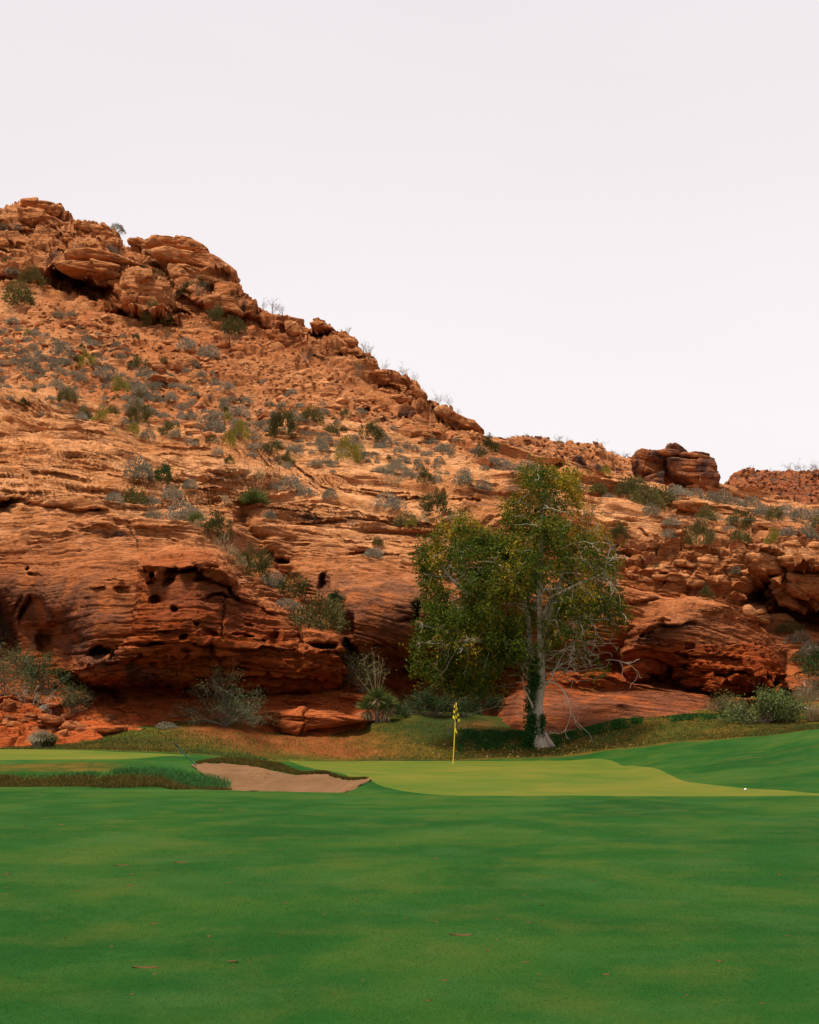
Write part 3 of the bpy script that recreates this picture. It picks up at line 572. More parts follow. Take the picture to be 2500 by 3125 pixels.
t1, c1 = terrace(s, X, Y, .75, 110); t2, c2 = terrace(s, X, Y, 2.1, 120); t3, c3 = terrace(s+.0*X, X, Y, 5.2, 130, .16); t4, c4 = terrace(xbed, X, Y, 3.2, 140, .14)
xm = ss(-.1, .4, vn(X*.07, Y*.05, Z*.12, 150))
near = 1-ss(75, 125, Y)
smth = np.clip(ss(-30, 60, sdf(WX, WY, [(-200, 1740), (150, 1700), (330, 1720), (400, 1850), (380, 1960), (200, 2020), (-200, 2040)]))+ss(-20, 50, sdf(WX, WY, [(900, 1740), (1100, 1720), (1400, 1760), (1450, 1960), (1100, 1980), (960, 1850)]))+.5*ss(-20, 40, sdf(WX, WY, [(440, 1760), (700, 1760), (880, 1900), (860, 1960), (450, 1950)]))+.5*ss(-10, 50, sdf(WX, WY, [(1950, 1900), (2100, 1820), (2380, 1960), (2380, 2080), (2050, 2040)])), 0, 1)
sm = (1-.72*smth)*bedr*(.20*t1-.20*c1 + .15*t2-.27*c2 + .05*t3*(.5+.5*near)-.13*c3)*(1-.3*xm) + bedr*xm*(.07*t4-.11*c4)
cot = np.clip(Nn[..., 2]/np.maximum(np.abs(Nn[..., 1]), .22), 0, 3.2)
def stairs(sv, f, seed, cut=.91):
    q = sv*f+.7*vn(X*f*.10, Y*f*.05, sv*f*.2, seed)+.22*vn(X*f*.45, Y*f*.25, sv*f*.3, seed+4); b_ = np.floor(q); fr = q-b_
    w_ = .35+.65*hsh(b_.astype(np.int32), np.zeros_like(b_, np.int32), np.zeros_like(b_, np.int32), seed+1)
    pr = ss(-.25, .3, vn(X*f*.16, Y*f*.07, b_*2.3, seed+2)+.1)
    return (fr-np.clip((fr-cut)/(1-cut), 0, 1)*fr)*w_*pr/f
sx_ = s*(1-.5*xm)+xbed*.5*xm
stp = (1-.6*smth)*bedr*cot*(.70*stairs(s, .6, 610)+.60*stairs(sx_, 2.0, 620)+.70*stairs(sx_, 4.6, 630)+.5*stairs(sx_, 9., 640)*near)
sm += .36*fbm(X*.28, Y*.28, Z*.4, 160, 3)+.08*fbm(X*1.1, Y*1.1, Z*1.7, 170, 3)+.035*vn(X*5, Y*5, Z*8, 175)
# honeycomb weathering on the low steep faces
hm = np.clip(ss(-.1, .3, sdf(HPX, HPY, [(340, 2010), (520, 1975), (900, 1985), (1060, 2010), (1040, 2110), (700, 2130), (450, 2130), (250, 2080)])/60) + ss(-.1, .3, sdf(HPX, HPY, [(1980, 1940), (2150, 1960), (2340, 1960), (2400, 2040), (2370, 2120), (2100, 2110), (1990, 2060)])/60)
             + .12*ss(-.1, .3, sdf(HPX, HPY, [(430, 1700), (640, 1680), (750, 1800), (850, 1880), (900, 1960), (600, 1960), (440, 1900)])/60)+.5*ss(-.1, .3, sdf(HPX, HPY, [(1100, 2020), (1500, 2030), (1900, 2020), (1900, 2100), (1500, 2130), (1100, 2120)])/60), 0, 1)
mk = np.where(hm > .02)
xx, yy, zz = X[mk], Y[mk], Z[mk]
f1, e1, i1 = worley(xx*1.5+.5*vn(xx, yy, zz, 3), yy*.9, zz*3.2+.4*vn(xx*2, yy, zz*2, 4), 200)
f1b, e1b, i1b = worley(xx*2.9, yy*1.5, zz*5.4, 210)
pit = -(.34*ss(.12, .5, e1)*(i1 > .45)*(.3+i1)+.15*ss(.1, .45, e1b)*(i1b > .45))
sm[mk] += hm[mk]*(pit+.12)
# broken rubble relief
mk = np.where(rub > .02)
xx, yy, zz = X[mk], Y[mk], Z[mk]
for sc, am, sd in ((.5, .42, 220), (1.4, .13, 230)):
    w = .35*vn(xx*sc, yy*sc, zz*sc, sd+9)
    f1, e1, i1 = worley(xx*sc+w, yy*sc*.7+w, zz*sc*1.8, sd)
    sm[mk] += rub[mk]*am*((i1-.5)*1.3*ss(0, .12, e1)-.35*(1-ss(.0, .14, e1)))
# blocky joints in the cliff bands
blk = np.clip(ss(-.1, .2, sdf(HPX, HPY, [(-900, 600), (190, 600), (460, 700), (760, 880), (1100, 1040), (1320, 1220), (1500, 1350), (1330, 1310), (1100, 1160), (800, 1020), (560, 990), (330, 960), (160, 880), (-900, 860)])/60)
              + ss(-.1, .2, sdf(HPX, HPY, [(1860, 1640), (2200, 1600), (2560, 1620), (2560, 1830), (2380, 1860), (2200, 1830), (2000, 1790), (1870, 1730)])/60), 0, 1)
mk = np.where(blk > .02); xx, yy, zz = X[mk], Y[mk], Z[mk]
w = .5*vn(xx*.3, yy*.3, zz*.5, 239)
f1, e1, i1 = worley(xx*.42+w, yy*.3, zz*.75+w, 240); f2_, e2, i2 = worley(xx*1.1, yy*.8, zz*2.2+w, 250)
sm[mk] += blk[mk]*(.85*(i1-.5)*ss(0, .12, e1)-.5*(1-ss(0, .08, e1))+.28*(i2-.5)*ss(0, .15, e2)-.12*(1-ss(0, .1, e2)))
fade = 1-.5*ss(2120, 2190, HPY)*(1-rub)
fade = fade*(1-.55*ss(1500, 1560, HPX)*(1-ss(2180, 2260, HPX))*ss(2080, 2120, HPY))
fade = fade*(1-.85*ss(2120, 2180, HPY)*ss(980, 1060, HPX)*(1-ss(1500, 1560, HPX)))
P = P+Nn*(sm*fade)[..., None]; P[..., 1] -= stp*fade
# pigment: iron-red lower beds, desert varnish and lichen; plus shade painted on the right apron
z_ = P[..., 2]
red = np.clip(.42*rub+.38*blk*ss(8, 16, z_)+ss(14.5, 3.8, z_+2.6*fbm(X*.12, Y*.1, Z*.2, 300, 4))*.85+.2*blk*ss(.1, .5, vn(X*.2, Y*.2, Z*.3, 301))+.25*ss(15, 4, z_)*hm, 0, 1)
red = np.clip(red + .22*ss(-20, 30, sdf(HPX, HPY, [(430, 1690), (640, 1670), (750, 1800), (900, 1960), (600, 1990), (420, 1980), (400, 1800)])), 0, 1)
stn_shade = np.zeros_like(z_)
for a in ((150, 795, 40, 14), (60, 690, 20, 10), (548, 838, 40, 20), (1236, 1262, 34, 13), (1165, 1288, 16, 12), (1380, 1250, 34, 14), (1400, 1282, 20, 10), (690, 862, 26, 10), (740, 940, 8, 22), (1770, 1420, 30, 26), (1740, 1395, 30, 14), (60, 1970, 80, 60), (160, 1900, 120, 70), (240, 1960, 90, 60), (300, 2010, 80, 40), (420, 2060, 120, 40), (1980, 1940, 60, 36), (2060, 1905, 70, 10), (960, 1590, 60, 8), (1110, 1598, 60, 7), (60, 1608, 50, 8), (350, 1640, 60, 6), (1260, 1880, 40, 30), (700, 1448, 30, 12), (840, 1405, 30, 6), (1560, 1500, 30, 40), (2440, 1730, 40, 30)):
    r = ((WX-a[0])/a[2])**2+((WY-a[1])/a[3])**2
    stn_shade = np.maximum(stn_shade, np.exp(-r**1.5)*(.85 if a[3] < 30 else .6))
stn_shade = np.maximum(stn_shade, .42*ss(1500, 1560, HPX)*(1-ss(2150, 2260, HPX))*ss(2085, 2125, HPY)+.50*smth*ss(2100, 1850, HPY)*ss(1700, 1800, HPY))  # first term paints overhang and tree shade onto the apron; second is varnish
stn_shade = np.clip(stn_shade*ss(-.35, .25, fbm(X*1.2, Y*1, Z*1.6, 310, 4)+.1)*1.3, 0, .92)
soil = ss(2095, 2150, HPY+25*fbm(X*.3, Y*.3, Z*.3, 320, 3))*(1-ss(1080, 1180, HPX))*ss(100, 260, HPX)+.8*ss(2110, 2150, HPY)*(1-ss(100, 260, HPX))
# the ridge folds over and goes down the far side
nb = 14; P = np.concatenate([np.stack([P[0]+np.array([0, k*1.6, .35*min(k, 2)-.55*k*1.2])+0*P[0] for k in range(nb, 0, -1)], 0), P], 0)
P = np.concatenate([P]+[(P[-1]+np.array([0, .25*k, -.7*k]))[None] for k in (1, 2, 3)], 0)
pad = lambda a: np.concatenate([np.repeat(a[:1], nb, 0), a, np.repeat(a[-1:], 3, 0)], 0)
red, stn_shade, soil, HPXf, HPYf = pad(red), pad(stn_shade), pad(soil), pad(HPX), pad(HPY)
FQ = grid_faces(*P.shape[:2]); fcx = HPXf.ravel()[FQ].mean(1); fcy = HPYf.ravel()[FQ].mean(1)
owner = np.zeros(len(FQ), int)
OUT = [('sandstone_cliff', 'jagged orange sandstone cliff with a long dark hollow along the hill top', 'cliff', [(-900, 0), (455, 0), (470, 800), (540, 900), (560, 990), (420, 985), (320, 940), (250, 915), (160, 905), (100, 860), (-900, 850)]),
       ('sandstone_cliff', 'layered orange sandstone block cliff with a flat cap on the skyline', 'cliff', [(455, 0), (760, 0), (800, 960), (760, 975), (640, 955), (580, 950), (545, 905), (470, 800)]),
       ('sandstone_dome', 'pitted red sandstone knob riddled with holes, left of the tree', 'rock outcrop', [(395, 1860), (410, 1790), (418, 1700), (470, 1676), (560, 1660), (650, 1668), (715, 1710), (745, 1785), (850, 1850), (905, 1905), (918, 1970), (1060, 2000), (1065, 2060), (1040, 2120), (800, 2135), (500, 2140), (340, 2125), (186, 2070), (190, 2040), (330, 1985), (400, 1940)]),
       ('sandstone_dome', 'smooth broad orange sandstone dome with fine bedding lines at the left edge', 'rock outcrop', [(-900, 1480), (0, 1470), (90, 1455), (250, 1490), (340, 1560), (560, 1640), (640, 1668), (560, 1660), (470, 1676), (418, 1700), (410, 1790), (395, 1860), (400, 1940), (330, 1985), (190, 2040), (120, 2060), (-900, 2060)]),
       ('sandstone_dome', 'steep orange sandstone face with one round hole, directly left of the tree', 'rock outcrop', [(905, 1600), (960, 1550), (1100, 1540), (1220, 1590), (1290, 1660), (1420, 1720), (1500, 1850), (1500, 2020), (1260, 2030), (1090, 2020), (1040, 1920), (930, 1820), (880, 1700)]),
       ('sandstone_dome', 'rounded red sandstone dome with honeycomb pits overhanging its foot, right of the tree', 'rock outcrop', [(1895, 2000), (1930, 1895), (2010, 1845), (2090, 1808), (2150, 1812), (2224, 1850), (2300, 1888), (2355, 1930), (2390, 1976), (2410, 2012), (2396, 2060), (2394, 2092), (2412, 2128), (2317, 2136), (2233, 2138), (2164, 2134), (2090, 2108), (2048, 2076), (1960, 2088), (1900, 2066)]),
       ('sandstone_cliff', 'broken ledgy sandstone cliff over a black cave at the right edge', 'cliff', [(2240, 1680), (2376, 1690), (2450, 1690), (3400, 1700), (3400, 1950), (2440, 1950), (2360, 1900), (2290, 1850), (2250, 1780)]),
       ('sandstone_block', 'orange sandstone block wedged between two domes with a dark slot in it', 'rock outcrop', [(904, 1896), (960, 1898), (1020, 1910), (1056, 1942), (1060, 1996), (1000, 2000), (930, 1992), (912, 1950)])]
for k, o_ in enumerate(OUT): owner[inpoly(fcx, fcy, o_[3])] = k+1
Pf = P.reshape(-1, 3)
for k in range(len(OUT)+1):
    fk = FQ[owner == k]
    if not len(fk): continue
    u, inv = np.unique(fk, return_inverse=True)
    nm = 'hillside' if k == 0 else OUT[k-1][0]
    me = mesh_np(nm, Pf[u], inv.reshape(-1, 4), M_ROCK, False, {'red': red.ravel()[u], 'stain_shade': stn_shade.ravel()[u], 'soil': soil.ravel()[u]})
    o = link(nm, me)
    if k == 0: tag(o, kind='structure')
    else: tag(o, OUT[k-1][1], OUT[k-1][2])
HV = P[nb:nb+NR]         # the finished surface, for standing things on
def at(px, py):
    """point of the rock surface seen at a pixel"""
    c = int(np.clip(np.searchsorted(hx, px), 1, len(hx)-1)); r = (py-ridge[c])/(foot[c]-ridge[c])*(NR-1)
    r = int(np.clip(round(r), 0, NR-1)); return Vector(HV[r, c].tolist())
def atn(px, py):
    c = int(np.clip(np.searchsorted(hx, px), 1, len(hx)-1)); r = (py-ridge[c])/(foot[c]-ridge[c])*(NR-1)
    r = int(np.clip(round(r), 0, NR-1)); return Vector(Nn[r, c].tolist())

# ------------------------------------------------------------------ far hills
def far_hill(name, top, bottom, d0, d1, x0, x1, seed, redv):
    xs = np.linspace(x0, x1, 300); nr = 150; t = np.linspace(0, 1, nr)[:, None]
    tp = np.interp(xs, *zip(*top)); PXf = xs[None]+0*t; PYf = tp[None]*(1-t)+bottom*t
    D = d1*(1-t)+d0*t+0*PXf
    Q = unproj(PXf, PYf, D); x, y, z = Q[..., 0], Q[..., 1], Q[..., 2]
    f, e, i = worley(x*.32, y*.2, z*.6, seed); f_, e_, i_ = worley(x*.9, y*.6, z*1.6, seed+20)
    dd = 1.0*(i-.5)*ss(0, .15, e)-.5*(1-ss(0, .1, e))+.4*(i_-.5)*ss(0, .2, e_)-.3*(1-ss(0, .12, e_))+1.5*fbm(x*.1, y*.1, z*.2, seed+40, 4)
    Q = Q+np.array([0, -.8, .6])*dd[..., None]
    Q = np.concatenate([np.stack([Q[0]+np.array([0, k*4., .2-.45*k*4]) for k in range(8, 0, -1)], 0), Q], 0)
    rv = np.full(Q.shape[:2], redv); me = mesh_np(name, Q, grid_faces(*Q.shape[:2]), M_ROCK, False, {'red': rv, 'stain_shade': rv*.35})
    tag(link(name, me), kind='structure')
    return xs, tp, Q[8:], nr, bottom
HB = far_hill('far_hill', [(1300, 1300), (1400, 1308), (1480, 1326), (1560, 1330), (1650, 1342), (1700, 1354), (1830, 1364), (1850, 1380), (1930, 1402), (1970, 1450), (2050, 1480), (2150, 1500)], 1640, 140, 205, 1300, 2150, 400, .35)
HCc = far_hill('far_hill', [(2100, 1520), (2190, 1500), (2205, 1480), (2240, 1452), (2270, 1446), (2330, 1436), (2420, 1440), (2520, 1436), (2800, 1400), (3400, 1330)], 1660, 150, 230, 2100, 3400, 430, .8)
def at_far(H, px, py):
    xs, tp, Q, nr, bottom = H; c = int(np.clip(np.searchsorted(xs, px), 0, len(xs)-1)); r = int(np.clip((py-tp[c])/(bottom-tp[c])*(nr-1), 0, nr-1))
    return Vector(Q[r, c].tolist())

# ------------------------------------------------------------------ rocks
def chunk_mesh(outline, d, T, seed, mat, na=64, nr=18, p=3.2, rough=.1, center=None, tilt=0., tiltz=0.):
    """a block from its outline (pixels), at distance d, with thickness T each way; returns mesh about its centre and the centre"""
    q = np.array(outline, float); c = q.mean(0) if center is None else np.array(center, float)
    rel = q-c; ang = np.arctan2(rel[:, 1], rel[:, 0]); th = np.linspace(-np.pi, np.pi, na, endpoint=False); rad = np.zeros(na)
    for k, a in enumerate(th):
        dx, dy = math.cos(a), math.sin(a); best = 1.
        for i in range(len(q)):
            x1, y1 = rel[i]; x2, y2 = rel[(i+1) % len(q)]; ex, ey = x2-x1, y2-y1; den = dx*ey-dy*ex
            if abs(den) < 1e-9: continue
            t = (x1*ey-y1*ex)/den; u = (x1*dy-y1*dx)/den
            if t > 0 and -1e-6 <= u <= 1+1e-6: best = max(best, t)
        rad[k] = best
    m = d/F; V = []; rr = np.sin(np.linspace(0, np.pi/2, nr))
    prof = (1-rr**p)**(1/p)
    for sgn in (-1, 1):
        for j in range(nr-1 if sgn > 0 else nr):
            for k in range(na): V.append((rad[k]*rr[j]*math.cos(th[k])*m, sgn*T*prof[j], -rad[k]*rr[j]*math.sin(th[k])*m))
    V = np.array(V); Fc = []
    for j in range(nr-1):
        for k in range(na): Fc.append((j*na+k, j*na+(k+1) % na, (j+1)*na+(k+1) % na, (j+1)*na+k))
    off = nr*na
    for j in range(nr-1):
        for k in range(na):
            a0, a1 = off+j*na+k, off+j*na+(k+1) % na
            b0, b1 = (off+(j+1)*na+k, off+(j+1)*na+(k+1) % na) if j < nr-2 else ((nr-1)*na+k, (nr-1)*na+(k+1) % na)
            Fc.append((a1, a0, b0, b1))
    rho = np.hypot(V[:, 0], V[:, 2])+1e-6; ph = np.arctan2(-V[:, 2], V[:, 0]); rmx = np.interp(ph, th, rad, period=2*np.pi)*m; q_ = np.clip(rho/rmx, 0, 1)
    n = np.stack([V[:, 0]/rho*q_**(p-1), np.sign(V[:, 1])*np.clip(np.abs(V[:, 1])/T, 0, 1)**(p-1), V[:, 2]/rho*q_**(p-1)], 1); n /= np.linalg.norm(n, axis=1, keepdims=True)+1e-6
    x, y, z = V.T
    f, e, i = worley(x*.8+seed, y*.8, z*1.1, seed); t2, c2_ = terrace(z+.1*x, x, y, 2.6, seed+5)
    dd = rough*(2.8*(i-.5)*ss(0, .05, e)+.7*t2-1.2*c2_+.8*fbm(x*2, y*2, z*3, seed+8, 3)-.5*(1-ss(0, .1, e)))
    V = V+n*dd[:, None]; V[:, 1] += tilt*V[:, 0]+tiltz*V[:, 2]
    me = mesh_np('rock', V, Fc, mat, False)
    return me, Vector(unproj(np.array(c[0]), np.array(c[1]), np.array(d)).tolist())
def t7(L): return [(1700+.4638*u, 1300+.4638*v) for u, v in L]
stack = empty('rock_stack', unproj(np.array(2060.), np.array(1505.), np.array(103.)).tolist())
tag(stack, 'dark varnished boulder stack with leaning slabs standing on the skyline right of the tree', 'boulder')
SB = Vector(stack.location)
for i, (nm, L, d, T, p) in enumerate((
    ('boulder', [(707, 226), (998, 240), (1022, 296), (1022, 380), (1006, 460), (962, 466), (742, 330), (712, 282)], 101, 2.0, 9),
    ('boulder', [(512, 182), (530, 166), (600, 170), (706, 226), (708, 292), (622, 338), (527, 347), (520, 262)], 102, 1.6, 9),
    ('boulder', [(600, 210), (720, 220), (860, 240), (880, 400), (760, 420), (650, 400), (600, 330)], 105, 1.6, 3.5),
    ('slab', [(548, 356), (620, 322), (706, 290), (718, 312), (700, 372), (640, 390), (560, 384)], 100.4, .8, 3),
    ('slab', [(606, 176), (690, 167), (782, 178), (796, 208), (720, 222), (640, 207)], 101.4, 1.3, 4),
    ('slab', [(704, 168), (722, 124), (742, 116), (762, 130), (774, 168), (740, 178)], 102, .5, 3),
    ('slab', [(752, 122), (768, 114), (826, 146), (874, 186), (820, 192), (770, 176)], 101.6, .6, 3),
    ('slab', [(874, 168), (930, 176), (998, 196), (999, 216), (970, 222), (900, 190)], 101.3, .7, 4),
    ('slab', [(786, 188), (880, 196), (960, 216), (1024, 240), (980, 246), (860, 232), (792, 216)], 100.9, 1.5, 4),
    ('slab', [(630, 350), (690, 344), (708, 372), (700, 394), (640, 396), (622, 380)], 99.8, .5, 3),
    ('slab', [(515, 380), (545, 330), (556, 338), (540, 378), (526, 392)], 100.5, .3, 3),
    ('slab', [(720, 390), (760, 375), (810, 430), (780, 445), (735, 420)], 99.6, .4, 3),
    ('slab', [(1015, 430), (1045, 420), (1085, 436), (1050, 455), (1015, 460)], 102, .5, 3))):
    me, c = chunk_mesh(t7(L), d, T, 500+i*11, M_BLOCK, 84 if i < 3 else 40, 24 if i < 3 else 10, p if i < 2 else 6, (.12 if i < 3 else .05), None, (-.35, .45, .2)[i] if i < 3 else ((i*37) % 7-3)*.12, -.15 if i == 0 else 0)
    o = link(nm, me, stack, c-SB)
